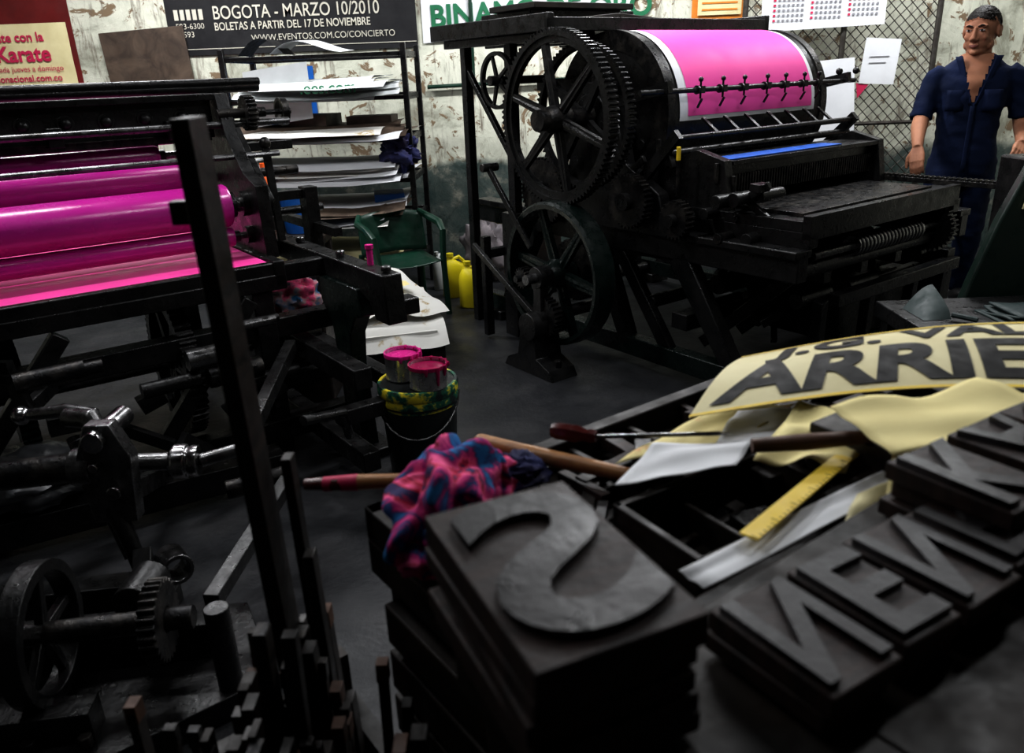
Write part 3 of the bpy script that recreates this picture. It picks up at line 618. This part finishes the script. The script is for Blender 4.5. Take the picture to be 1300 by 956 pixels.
# ------------------------------------------------------------------ bucket + cans
e=empty("ink_bucket",(-.36,2.80,0));b=B()
b.lathe((0,0,0),(0,0,1),[(0,0),(.125,0),(.13,.01),(.145,.30),(.15,.30),(.15,.315),(.146,.315),(.146,.335),(.152,.34),(.152,.37),(.148,.375),(0,.375)],BARREL,48)
b.lathe((0,0,0),(0,0,1),[(.1465,.29),(.1475,.30),(.1535,.318),(.1495,.335),(.154,.345),(.154,.372),(.150,.379),(.139,.379),(.137,.374)],BARRELR,48)
b.obj("body",e)
b=B();b.tube([(.155*math.cos(t),-.145*math.sin(t),.33-.14*math.sin(t)) for t in [PI*k/14 for k in range(15)]],.004,DSTEEL,6);b.obj("handle",e)
def can(name,x,y,z,r,h,ink):
    e=empty(name,(x,y,z));b=B()
    b.lathe((0,0,0),(0,0,1),[(0,0),(r,0),(r,.004),(r*.98,.008),(r*.98,h-.012),(r*1.02,h-.008),(r*1.02,h),(r*.93,h),(r*.93,h-.012)],TIN,36);b.obj("tin",e)
    b=B();b.lathe((0,0,0),(0,0,1),[(0,h-.012),(r*.5,h-.010),(r*.93,h-.012)],ink,36)
    for k in range(7):
        a=-1.5+.5*k+random.uniform(-.1,.1);ln=random.uniform(.015,.07)
        b.tube([(r*1.0*math.cos(a),r*1.0*math.sin(a),h+.001),(r*1.03*math.cos(a),r*1.03*math.sin(a),h-.01),(r*.99*math.cos(a),r*.99*math.sin(a),h-ln)],[.008,.008,.004],ink,8)
    b.lathe((0,0,0),(0,0,1),[(r*.94,h+.001),(r*1.02,h+.002),(r*1.035,h-.002),(r*1.02,h-.012)],ink,36)
    b.obj("ink",e)
can("ink_can",-.415,2.835,.380,.068,.10,INKC);can("ink_can",-.310,2.735,.380,.072,.085,INKR)

# ------------------------------------------------------------------ right machine guard
e=empty("green_machine_guard");b=B()
pts=[(1.80,.0),(1.80,.42),(1.85,.62),(1.92,.85),(2.01,1.08),(2.08,1.16),(2.9,1.2),(2.9,0)]
b.prism(pts,'y',3.05,3.10,GLASS);b.bx(2.15,2.9,3.1,3.5,0,1.05,IRON);b.obj("panel",e,bevel=.01)
b=B();b.box((2.06,3.04,.95),(.12,.008,.13),POSTC,(0,8,0));b.obj("label",e)
e=empty("side_table");b=B();b.bx(1.45,2.6,2.5,3.0,.50,.56,IRON)
for x,y in((1.5,2.55),(1.5,2.95),(2.5,2.55),(2.5,2.95)): b.bx(x-.03,x+.03,y-.03,y+.03,0,.5,IRON)
b.obj("table",e,bevel=.004)
e=empty("steel_hand_scoop");b=B();b.grid(lambda u,v:(1.50+.10*u,2.72+.16*v,.562+.09*math.sin(PI*u*.5)*(v**.6)),10,8,TEAL);b.tube([(1.60,2.72,.58),(1.66,2.66,.575)],.01,TEAL,8);b.obj("scoop",e,fixn=False)
e=empty("folded_cloth");b=B()
for k in range(4): b.grid(lambda u,v,k=k:(1.74+.32*u+.01*k,2.62+.20*v-.01*k,.566+.012*k+.012*math.sin(u*5+k)*math.sin(v*4+k)),14,10,TEAL)
o=b.obj("layers",e,fixn=False);md=o.modifiers.new("s","SOLIDIFY");md.thickness=.008

# ------------------------------------------------------------------ FOREGROUND TYPE BENCH
T=empty("type_composing_bench",(-.3,1.13,0),ROT)
b=B()
b.bx(0,1.0,-1.05,-.12,.74,.80,WOODD);b.bx(1.0,2.1,-1.05,-.48,.74,.80,WOODD)
b.bx(0.02,.98,-1.03,-.14,.08,.74,WOODD);b.bx(.98,2.08,-1.03,-.50,.08,.74,WOODD)
for k in range(7):
    z=.14+.085*k;b.bx(-.012,.02,-.98,-.18,z,z+.07,WOODD);b.cyl((-.03,-.5,z+.035),(-.01,-.5,z+.035),.012,DSTEEL,seg=10);b.bx(.05,.95,-.14,-.12,z,z+.07,WOODD)
b.bx(0,1.0,-.15,-.12,.80,.855,WOODD);b.bx(0,.03,-.60,-.12,.80,.855,WOODD);b.bx(0,2.1,-.62,-.59,.80,.87,WOODD);b.bx(.97,1.0,-.6,-.12,.80,.855,WOODD)
for x in(.20,.38,.52,.74): b.bx(x-.007,x+.007,-.59,-.15,.80,.84,WOODD)
for y in(-.25,-.36,-.47): b.bx(.03,.97,y-.006,y+.006,.80,.84,WOODD)
b.bx(.10,2.1,-1.05,-.66,.86,.935,WOODD);b.bx(-.10,.10,-1.05,-.53,.86,.935,WOODD);b.bx(-.08,.08,-1.03,-.55,.1,.86,WOODD);b.bx(.1,2.1,-.66,-.60,.80,.88,WOODD)
# spacer blocks that carry the papers
R36=Matrix.Rotation(-ROT,4,'Z')@Matrix.Translation((.3,-1.13,0))
for (x,y,z,w,d,h,r) in((.30,1.13,.845,.20,.12,.08,36),(.42,1.14,.842,.2,.16,.08,30),(.60,1.04,.88,.26,.2,.15,32),(.52,.93,.86,.22,.10,.12,34),(.85,1.22,.845,.55,.3,.09,30),(.46,1.25,.835,.22,.08,.07,36),(.75,1.0,.88,.26,.2,.15,34)):
    p=R36@V((x,y,z));b.box(p,(w,d,h),WOODD,(0,0,r-36))
b.obj("cabinet",T,bevel=.003)
rr=random.Random(5);b=B()
for k in range(110):
    x=rr.uniform(.07,.93);y=rr.uniform(-.56,-.19);l=rr.uniform(.04,.12);w=rr.uniform(.012,.03)
    b.box((x,y,.817+rr.uniform(0,.03)),(l,w,.02),rr.choice([WOODD,WOODB,WOODD,IRON,IRON2,WOODM] if k%4==0 else [WOODD,WOODB,IRON]),(rr.uniform(-8,8),rr.uniform(-8,8),rr.choice([0,0,90,45,-30])+rr.uniform(-8,8)))
b.obj("loose_furniture",T,bevel=.0015)
e=empty("wooden_tray",(.285,.93,.815),math.radians(31));b=B()
b.bx(-.13,.16,-.085,.085,.0,.012,WOODD)
b.bx(-.13,.16,-.085,-.073,.0,.085,WOODD);b.bx(-.13,.16,.073,.085,.0,.085,WOODD);b.bx(-.13,-.118,-.085,.085,.0,.085,WOODD);b.bx(.148,.16,-.085,.085,.0,.085,WOODD);b.bx(-.02,-.012,-.08,.08,.0,.06,WOODD)
b.obj("tray",e,bevel=.002)

def sheet4(name,c,m,amp=.01,sd=0,n=16,mid=0):
    c=[V(p) for p in c];b=B()
    def f(u,v):
        p=(c[0]*(1-u)+c[1]*u)*(1-v)+(c[3]*(1-u)+c[2]*u)*v
        return p+V((0,0,amp*noise.noise(V((u*2.5,v*2.5,sd)))+mid*math.sin(PI*u)))
    b.grid(f,n,n,m);o=b.obj(name,fixn=False,ang=80);md=o.modifiers.new("s","SOLIDIFY");md.thickness=.0006;return o
sheet4("white_paper",[(.135,.96,.915),(.315,1.00,.92),(.38,1.11,.91),(.21,1.08,.915)],PAPER,.01,1)
sheet4("white_paper",[(.30,1.08,.91),(.44,1.07,.905),(.56,1.22,.90),(.38,1.22,.905)],PAPER,.012,2)
sheet4("cream_paper",[(.15,1.06,.895),(.34,1.11,.895),(.49,1.24,.905),(.34,1.25,.895)],CREAM,.012,3)
sheet4("cream_paper",[(.335,.99,.93),(.45,.95,.93),(.53,1.05,.95),(.46,1.16,.945)],CREAM,.02,4)
sheet4("cream_paper",[(.475,.885,.985),(.80,.94,.985),(.70,1.10,.99),(.455,1.035,.985)],CREAM,.018,5)
sheet4("cream_paper",[(.44,.82,.945),(.60,.84,.945),(.70,.96,.955),(.51,.95,.95)],CREAM,.015,6)
sheet4("cream_paper",[(.62,.93,.97),(.92,.90,.97),(.95,1.05,.975),(.66,1.08,.975)],CREAM,.015,16)
sheet4("cream_paper",[(.38,.80,.925),(.56,.88,.93),(.62,.95,.935),(.44,.89,.93)],POSTC,.01,9)
sheet4("paper_strip",[(.20,.715,.920),(.62,.985,.925),(.60,1.015,.925),(.18,.750,.92)],PAPER,.004,7)
b=B();b.xf=Matrix.Translation((.375,.895,.935))@Matrix.Rotation(math.atan2(.19,.19),4,'Z')
b.bx(-.15,.22,-.012,.012,-.0015,.0015,YEL)
for k in range(36): b.bx(-.148+k*.01,-.1472+k*.01,-.012,(-.002 if k%5==0 else -.007),.0016,.002,BLACK)
b.obj("folding_ruler")
e=empty("hammer");b=B()
b.tube([(-.055,1.205,.870),(.0,1.163,.873),(.07,1.12,.875),(.15,1.07,.877),(.19,1.045,.878)],[.0145,.0150,.0135,.0115,.011],HANDLE,16);b.ell((-.056,1.206,.870),(.0145,.0145,.0145),HANDLE,su=16,sv=10);b.obj("handle",e)
b=B();b.tube([(.165,1.02,.873),(.19,1.045,.878),(.212,1.07,.877),(.235,1.095,.873)],[.017,.018,.015,.005],IRON2,12);b.obj("head",e)
e=empty("screwdriver");b=B()
pr=[(0,0),(.011,.002),(.0145,.012),(.0145,.045),(.010,.06),(.012,.07),(.009,.078),(0,.078)]
b.lathe((.06,1.17,.905),(.09,-.042,.0),pr,HANDR,8);b.obj("handle",e)
b=B();b.cyl((.13,1.137,.905),(.32,1.105,.918),.0035,DSTEEL,seg=10);b.box((.325,1.104,.918),(.015,.008,.002),DSTEEL,(0,0,-10));b.obj("blade",e)
e=empty("paint_brush");b=B();b.tube([(-.33,1.095,.862),(-.28,1.09,.864),(-.245,1.088,.866)],[.009,.012,.012],HANDR,12);b.obj("grip",e)
b=B();b.tube([(-.245,1.088,.866),(-.16,1.08,.87)],[.0125,.011],HANDLE,12);b.tube([(-.30,1.092,.863),(-.245,1.088,.866)],[.0115,.0132],TXTR,12);b.obj("handle",e)
b=B();b.tube([(.33,.985,.955),(.40,.98,.96),(.50,.98,.965)],[.010,.012,.009],WOODM,12);b.obj("file_handle")
def rag():
    b=B()
    def fn(p):
        w=V((noise.noise(p*1.5+V((9,1,4))),noise.noise(p*1.5+V((2,8,3))),0))*.9
        f1=math.sin(7*(p.x*.8+p.y*.6)+5*w.x+3*p.z);f2=math.sin(11*(p.y*.7-p.x*.5)+6*w.y);n=noise.noise(p*1.6+V((3,1,0)))
        q=p*(1+.35*n+.14*f1+.11*f2)
        if q.z<-.5:q.z=-.5+.05*f1
        return q
    b.ell((-.100,.985,.885),(.066,.105,.070),RAG,(0,0,-20),su=110,sv=70,fn=fn)
    b.ell((-.050,1.07,.865),(.055,.05,.045),RAG,(0,0,30),su=60,sv=40,fn=fn)
    b.ell((-.11,.90,.855),(.045,.05,.04),RAG,(0,0,60),su=60,sv=40,fn=fn)
    return b.obj("ink_stained_rag",ang=70)
rag()
crumple("dark_rag",(.0,1.10,.865),(.05,.04,.03),RAG2,.35,12)
def typeblock(name,ch,cx,cy,z,w,l,h,rz,size,flip=True,sx=1.0,trot=0,stack=0,dx=0,dy=0):
    e=empty(name,(cx,cy,z),math.radians(rz));b=B()
    b.bx(-w/2,w/2,-l/2,l/2,-h,0,WOODB)
    for k in range(stack): b.box((random.uniform(-.006,.006),random.uniform(-.008,.008),-h-.022*(k+.5)),(w*.97,l*.97,.020),WOODB,(0,0,random.uniform(-3,3)))
    b.obj("block",e,bevel=.002)
    me=textmesh(ch,size,.020*size,.004,align='CENTER')
    xs=[v.co.x for v in me.vertices];ys=[v.co.y for v in me.vertices];mx=(min(xs)+max(xs))/2;my=(min(ys)+max(ys))/2
    W0=max(xs)-min(xs);H0=max(ys)-min(ys);kx=w*.90/W0;ky=l*.88/H0
    me.transform(Matrix.Translation((dx,dy,.004))@Matrix.Rotation(math.radians(trot),4,'Z')@Matrix.Diagonal((-kx if flip else kx,ky,1,1))@Matrix.Translation((-mx,-my,0)))
    me.materials.clear();me.materials.append(WOODF)
    if flip: me.flip_normals()
    o=bpy.data.objects.new("letter_face",me);scene.collection.objects.link(o);o.parent=e
    return e
typeblock("wood_type_block","S",.028,.575,1.06,.150,.240,.03,24,.20,True,1,0,4)
for k,(ch,x,y,z,w,l,st_) in enumerate((("N",.245,.560,.985,.088,.135,1),("E",.328,.612,.985,.078,.130,1),("N",.408,.662,.985,.088,.135,1),("K",.51,.775,1.015,.10,.145,2),("A",.615,.84,1.015,.10,.145,2),("R",.49,.715,.985,.085,.12,1),("O",.72,.91,1.01,.10,.145,2),("B",.57,.64,.97,.10,.14,1),("E",.67,.73,.97,.09,.14,1))):
    typeblock("wood_type_block",ch,x,y,z,w,l,.022,31+random.uniform(-2,2),.12,True,1,180,st_)
e=empty("rental_sign_poster")
A_,B_,C_,D_=V((.275,1.13,.935)),V((1.25,.95,.935)),V((1.30,1.42,.945)),V((.44,1.40,.935))
def pf(u,v):
    p=(A_*(1-u)+B_*u)*(1-v)+(D_*(1-u)+C_*u)*v
    return p+V((-.0,.075*math.sin(PI*min(u,1))*(1-v)*.9,.040*math.sin(PI*u)+.02*math.sin(PI*v)))
b=B();b.grid(pf,48,24,POSTC);b.obj("sheet",e,fixn=False,ang=80)
b=B()
def band(v0,v1,u0=0,u1=1):
    b.grid(lambda u,v:V(pf(u0+(u1-u0)*u,v0+(v1-v0)*v))+V((0,0,.0015)),40,2,YEL)
band(.92,.96);band(0,.025);b.obj("yellow_bands",e,fixn=False)
def curvetext(name,body,size,u0,v0,W_,H_,sx):
    me=textmesh(body,size,size*.035);bm=bmesh.new();bm.from_mesh(me)
    bmesh.ops.triangulate(bm,faces=bm.faces)
    xs=[v.co.x for v in bm.verts];x0,x1=min(xs),max(xs);ys=[v.co.y for v in bm.verts];y1=max(ys)
    for k in range(1,40):
        bmesh.ops.bisect_plane(bm,geom=bm.verts[:]+bm.edges[:]+bm.faces[:],plane_co=(x0+(x1-x0)*k/40,0,0),plane_no=(1,0,0))
    for k in range(1,6):
        bmesh.ops.bisect_plane(bm,geom=bm.verts[:]+bm.edges[:]+bm.faces[:],plane_co=(0,y1*k/6,0),plane_no=(0,1,0))
    for v in bm.verts:
        v.co=V(pf(u0+v.co.x*sx/W_,v0+v.co.y/H_))+V((0,0,.002))
    bm.to_mesh(me);bm.free();me.materials.clear();me.materials.append(BLACK)
    o=bpy.data.objects.new(name,me);scene.collection.objects.link(o);o.parent=e
curvetext("line_1","J.G. VALDE",.125,.095,.62,1.0,.33,1.16)
curvetext("line_2","ARRIEND",.20,.035,.10,1.0,.33,1.0)

# ------------------------------------------------------------------ wooden strips rack + post
e=empty("wood_strip_rack");rr=random.Random(21);b=B()
def loc2(a,bb): return (-.3+.809*a+.588*bb,1.13+.588*a-.809*bb)
for k in range(125):
    a=rr.uniform(-.36,-.05);bb=rr.uniform(.02,.50)
    if bb>.44 and a>-.13: continue
    if a<-.26 and bb>.12: a*=.7
    x,y=loc2(a,bb)
    h=rr.uniform(.46,.68)+(.10 if rr.random()<.14 else 0);w=rr.uniform(.014,.034);tx,ty=rr.uniform(-.03,.03),rr.uniform(-.03,.03)
    b.beam((x,y,.06),(x+tx,y+ty,h),w,rr.uniform(.010,.020),WOODD)
    if rr.random()<.4: b.beam((x+tx*.97,y+ty*.97,h-.03),(x+tx*1.01,y+ty*1.01,h+.002),w*1.03,.018,rr.choice([WOODM,WOODM,WOODD,IRON2]))
b.obj("strips",e,bevel=.001)
b=B()
cs=[loc2(-.03,-.0),loc2(-.41,-.0),loc2(-.41,.52),loc2(-.12,.52),loc2(-.12,.45),loc2(-.03,.45)]
for z in(.04,.42):
    for i in range(6):
        p,q=cs[i],cs[(i+1)%6];b.beam((p[0],p[1],z),(q[0],q[1],z),.03,.05,WOODD)
b.prism(cs,'z',.02,.06,WOODD)
for p in cs: b.box((p[0],p[1],.26),(.03,.03,.52),WOODD,(0,0,36))
b.obj("rack_frame",e)
b=B();b.beam((-.37,1.05,.06),(-.385,1.02,1.415),.068,.026,WOODD,.062,.024);b.box((-.410,1.02,1.30),(.03,.02,.03),WOODD);b.obj("tall_post",e,bevel=.002)
b=B()
for x,y,z,h in((-.33,1.06,.06,.93),(-.30,1.0,.06,.80)): b.beam((x,y,z),(x-.01,y,h),.028,.016,WOODD)
b.obj("tall_strips",e,bevel=.002)

# ------------------------------------------------------------------ MAN
MAN=empty("man",(2.63,4.64,0),math.radians(-24))
bd=B()
bd.loft([(.76,.10,.09,0,.01),(.82,.160,.115,0,.01),(.92,.170,.125,0,.005),(1.02,.158,.118,0,0),(1.12,.160,.118,0,-.005),(1.22,.174,.122,0,-.01),(1.32,.184,.115,0,-.01),(1.39,.170,.092,0,-.005),(1.43,.112,.078,0,0),(1.465,.070,.070,0,.0)],NAVY,32)
bd.tube([(-.085,.01,.90),(-.09,-.04,.74),(-.10,-.13,.48),(-.105,-.13,.26),(-.11,-.14,.075)],[.092,.095,.075,.068,.064],NAVY,20)
bd.tube([(.085,.01,.90),(.09,.04,.75),(.10,.07,.48),(.105,.16,.27),(.11,.22,.10)],[.092,.095,.075,.068,.064],NAVY,20)
armR=[(-.155,.0,1.375),(-.190,-.01,1.345),(-.225,-.04,1.23),(-.245,-.08,1.125)]
armL=[(.155,.0,1.375),(.192,.0,1.345),(.232,.02,1.23),(.258,.03,1.130)]
for a in(armR,armL): bd.tube(a,[.052,.060,.058,.064],NAVY,20)
me=remesh(bd,"overall",.011,4)
for v in me.vertices:
    p=v.co;n=noise.noise(V((p.x*9,p.y*9,p.z*5)))*.012+noise.noise(V((p.x*14+p.z*9,p.y*14,p.z*24)))*.008
    p+=v.normal*n
me.materials.append(NAVY);me.materials.append(SKIN)
for f in me.polygons:
    c_=f.center
    if c_.y<.0 and c_.z>1.20 and abs(c_.x+.005)<(c_.z-1.20)*.30: f.material_index=1
    if c_.z>1.455: f.material_index=1
o=bpy.data.objects.new("overall",me);scene.collection.objects.link(o);o.parent=MAN
b=B()
for sx in(-1,1):
    b.grid(lambda u,v,sx=sx:(sx*(.006+.074*v+.035*u*(.4+.6*v)),-.140+.060*v**1.6+.012*u,1.20+.250*v),4,10,NAVY)
b.grid(lambda u,v:(-.012+.024*u,-.137+.004*abs(u-.5),.84+.37*v),3,8,NAVY)
for sx in(-1,1): b.grid(lambda u,v,sx=sx:(sx*.09+(u-.5)*.09,-.134+.012*abs(u-.5),1.17+.11*v),4,4,NAVY)
o=b.obj("collar",MAN,fixn=False);md=o.modifiers.new("s","SOLIDIFY");md.thickness=.006;md.offset=0
b=B()
fn_=lambda p:V((p.x,p.y,max(p.z,-.9)))
b.ell((-.115,-.19,.042),(.05,.135,.045),RUB,(0,0,-6),fn=fn_);b.ell((.115,.17,.062),(.05,.135,.045),RUB,(-14,0,6),fn=fn_)
b.obj("shoes",MAN)
ar=B()
def hand(w,d,up,side,curl,sc=1.0):
    w=V(w);d=V(d).normalized();up=V(up);up=(up-d*up.dot(d)).normalized();s_=d.cross(up)*side
    for k in range(4):
        off=(k-1.5)*.019*sc
        ar.tube([w+s_*off*.6,w+d*.045*sc+s_*off*.9,w+d*.088*sc+s_*off],[.014,.0145,.012],SKIN,12)
        L=(.064,.076,.081,.072)[k]
        L*=sc;p=w+d*.085*sc+s_*off;pts=[p];ang=0
        for j,fr_ in enumerate((.45,.32,.25)):
            ang+=curl*(.6,1,.8)[j];dd=d*math.cos(ang)-up*math.sin(ang);pts.append(pts[-1]+dd*L*fr_)
        ar.tube(pts,[.0098,.0090,.0082,.0065],SKIN,10);ar.ell(pts[-1],(.0065,.0065,.0065),SKIN,su=8,sv=6)
    p=w+d*.02*sc+s_*.024;td=(d*.75+s_*.65-up*.25).normalized();td2=(d*.95+s_*.15-up*.35).normalized()
    ar.tube([p,p+td*.038*sc,p+td*.038*sc+td2*.03*sc,p+td*.038*sc+td2*.055*sc],[.014,.0125,.0105,.008],SKIN,10)
wr=(-.250,-.285,.985)
ar.tube([(-.21,-.03,1.26),(-.238,-.07,1.15),(-.250,-.14,1.09),(-.252,-.21,1.04),wr],[.043,.042,.043,.035,.026],SKIN,18)
hand(wr,(.03,-.6,-.75),(-.3,-.75,.6),1,.45)
wl=(.250,-.20,1.000)
ar.tube([(.235,.02,1.22),(.258,.03,1.13),(.268,-.02,1.07),(.262,-.11,1.03),wl],[.043,.042,.043,.034,.026],SKIN,18)
hand(wl,(-.15,-.85,-.35),(.5,-.3,.8),-1,.55)
me=remesh(ar,"arms",.0045,2);me.materials.append(SKIN)
o=bpy.data.objects.new("arms",me);scene.collection.objects.link(o);o.parent=MAN
HX=Matrix.Translation((0,-.005,1.50))@Matrix.Rotation(math.radians(-24),4,'Z')@Matrix.Rotation(math.radians(8),4,'X')@Matrix.Scale(1.06,4)@Matrix.Translation((0,0,-1.525))
hd=B();hd.tube([(0,.012,1.38),(0,.010,1.44),(0,.0,1.53)],[.068,.063,.062],SKIN,20)
hd.xf=HX
hd.ell((0,.012,1.622),(.078,.096,.092),SKIN,su=32,sv=20);hd.ell((0,-.022,1.560),(.064,.070,.072),SKIN,su=28,sv=18);hd.ell((0,-.040,1.515),(.044,.046,.030),SKIN)
hd.ell((0,-.062,1.585),(.056,.032,.045),SKIN)
for sx in(-1,1):
    hd.ell((sx*.036,-.068,1.577),(.022,.018,.018),SKIN);hd.ell((sx*.030,-.078,1.632),(.026,.012,.009),SKIN);hd.ell((sx*.081,.006,1.592),(.010,.020,.032),SKIN,(10,0,0))
    hd.ell((sx*.052,-.022,1.535),(.020,.03,.024),SKIN)
    hd.ell((sx*.012,-.098,1.570),(.011,.011,.009),SKIN)
hd.tube([(0,-.084,1.625),(0,-.096,1.600),(0,-.108,1.575),(0,-.098,1.563)],[.009,.010,.014,.009],SKIN,12)
hd.ell((0,-.086,1.545),(.024,.012,.006),SKIN);hd.ell((0,-.086,1.536),(.020,.012,.007),SKIN);hd.ell((0,-.080,1.508),(.020,.014,.014),SKIN)
me=remesh(hd,"head",.0045,3);me.materials.append(SKIN);me.materials.append(HAIR)
inv=HX.inverted()
for f in me.polygons:
    q=inv@f.center
    hl=1.668-.02*abs(q.x)/.07 if q.y<-.03 else (1.668-(q.y+.03)*1.9 if q.y<.03 else 1.558)
    if abs(q.x)>.084 and q.z<1.63: continue
    if q.z>max(hl,1.53): f.material_index=1
idx=set(i for f in me.polygons if f.material_index==1 for i in f.vertices)
for i in idx: me.vertices[i].co+=me.vertices[i].normal*(.007+.003*noise.noise(me.vertices[i].co*60))
o=bpy.data.objects.new("head",me);scene.collection.objects.link(o);o.parent=MAN
b=B();b.xf=HX
for sx in(-1,1):
    b.ell((sx*.031,-.0845,1.612),(.014,.008,.006),EYEW,su=14,sv=8);b.ell((sx*.031,-.090,1.612),(.0058,.0045,.0056),HAIR,su=12,sv=8)
    b.tube([(sx*.013,-.092,1.630),(sx*.030,-.093,1.637),(sx*.050,-.080,1.631)],[.003,.0042,.002],HAIR,8)
    b.tube([(sx*.016,-.090,1.6165),(sx*.031,-.0935,1.620),(sx*.046,-.085,1.6155)],[.0022,.003,.002],SKIN,8)
b.tube([(-.022,-.092,1.541),(0,-.0985,1.5425),(.022,-.092,1.541)],[.002,.004,.002],LIP,8);b.tube([(-.018,-.092,1.536),(0,-.098,1.5355),(.018,-.092,1.536)],[.002,.0045,.002],LIP,8)
b.obj("face_features",MAN,ang=80)

# ------------------------------------------------------------------ lamps
def lamp(x,y,rz,L=1.25,power=40,z=3.0):
    e=empty("fluorescent_lamp",(x,y,z),math.radians(rz));b=B()
    b.bx(-L/2,L/2,-.07,.07,.05,.10,LAMPW);b.bx(-L/2,-L/2+.03,-.06,.06,.0,.06,LAMPW);b.bx(L/2-.03,L/2,-.06,.06,.0,.06,LAMPW)
    for xx in(-L*.35,L*.35): b.cyl((xx,0,.1),(xx,0,3.2-z),.006,IRON,seg=6)
    b.obj("housing",e);b=B()
    for y_ in(-.035,.035): b.cyl((-L/2+.03,y_,.025),(L/2-.03,y_,.025),.013,TUBE,seg=12)
    b.obj("tubes",e)
    l=bpy.data.lights.new("lamp_light","AREA");l.shape='RECTANGLE';l.size=L;l.size_y=.16;l.energy=power;l.color=(.97,.98,1.0)
    o=bpy.data.objects.new("lamp_light",l);o.location=(0,0,-.01);scene.collection.objects.link(o);o.parent=e
lamp(-2.2,5.0,0,1.25,72);lamp(.6,5.1,0,1.25,72);lamp(2.9,5.2,20,1.25,52);lamp(-1.7,3.0,36,1.25,34);lamp(.9,3.5,36,1.25,25);lamp(1.6,2.0,36,1.25,16);lamp(-1.1,1.3,36,1.25,5)  # last one is an added weak fill for glints on the wood strips
w=bpy.data.worlds.new("world");w.use_nodes=True;scene.world=w
w.node_tree.nodes["Background"].inputs[0].default_value=(.5,.55,.6,1);w.node_tree.nodes["Background"].inputs[1].default_value=.02

# ------------------------------------------------------------------ camera
th=math.radians(21);ro=math.radians(2.2);c,s=math.cos(th),math.sin(th)
F=V((0,c,-s));U=V((0,s,c));X=V((1,0,0))
cx=X*math.cos(ro)-U*math.sin(ro);cy=X*math.sin(ro)+U*math.cos(ro)
M=Matrix((cx,cy,-F)).transposed().to_4x4();M.translation=V((0,0,1.45))
cd=bpy.data.cameras.new("camera");cd.sensor_width=36;cd.lens=36*1000/1300;cd.clip_start=.02
cd.dof.use_dof=True;cd.dof.focus_distance=3.9;cd.dof.aperture_fstop=4.5
co=bpy.data.objects.new("camera",cd);co.matrix_world=M;scene.collection.objects.link(co);scene.camera=co
scene.view_settings.view_transform='Standard'
scene.view_settings.exposure=.30
scene.view_settings.gamma=.82
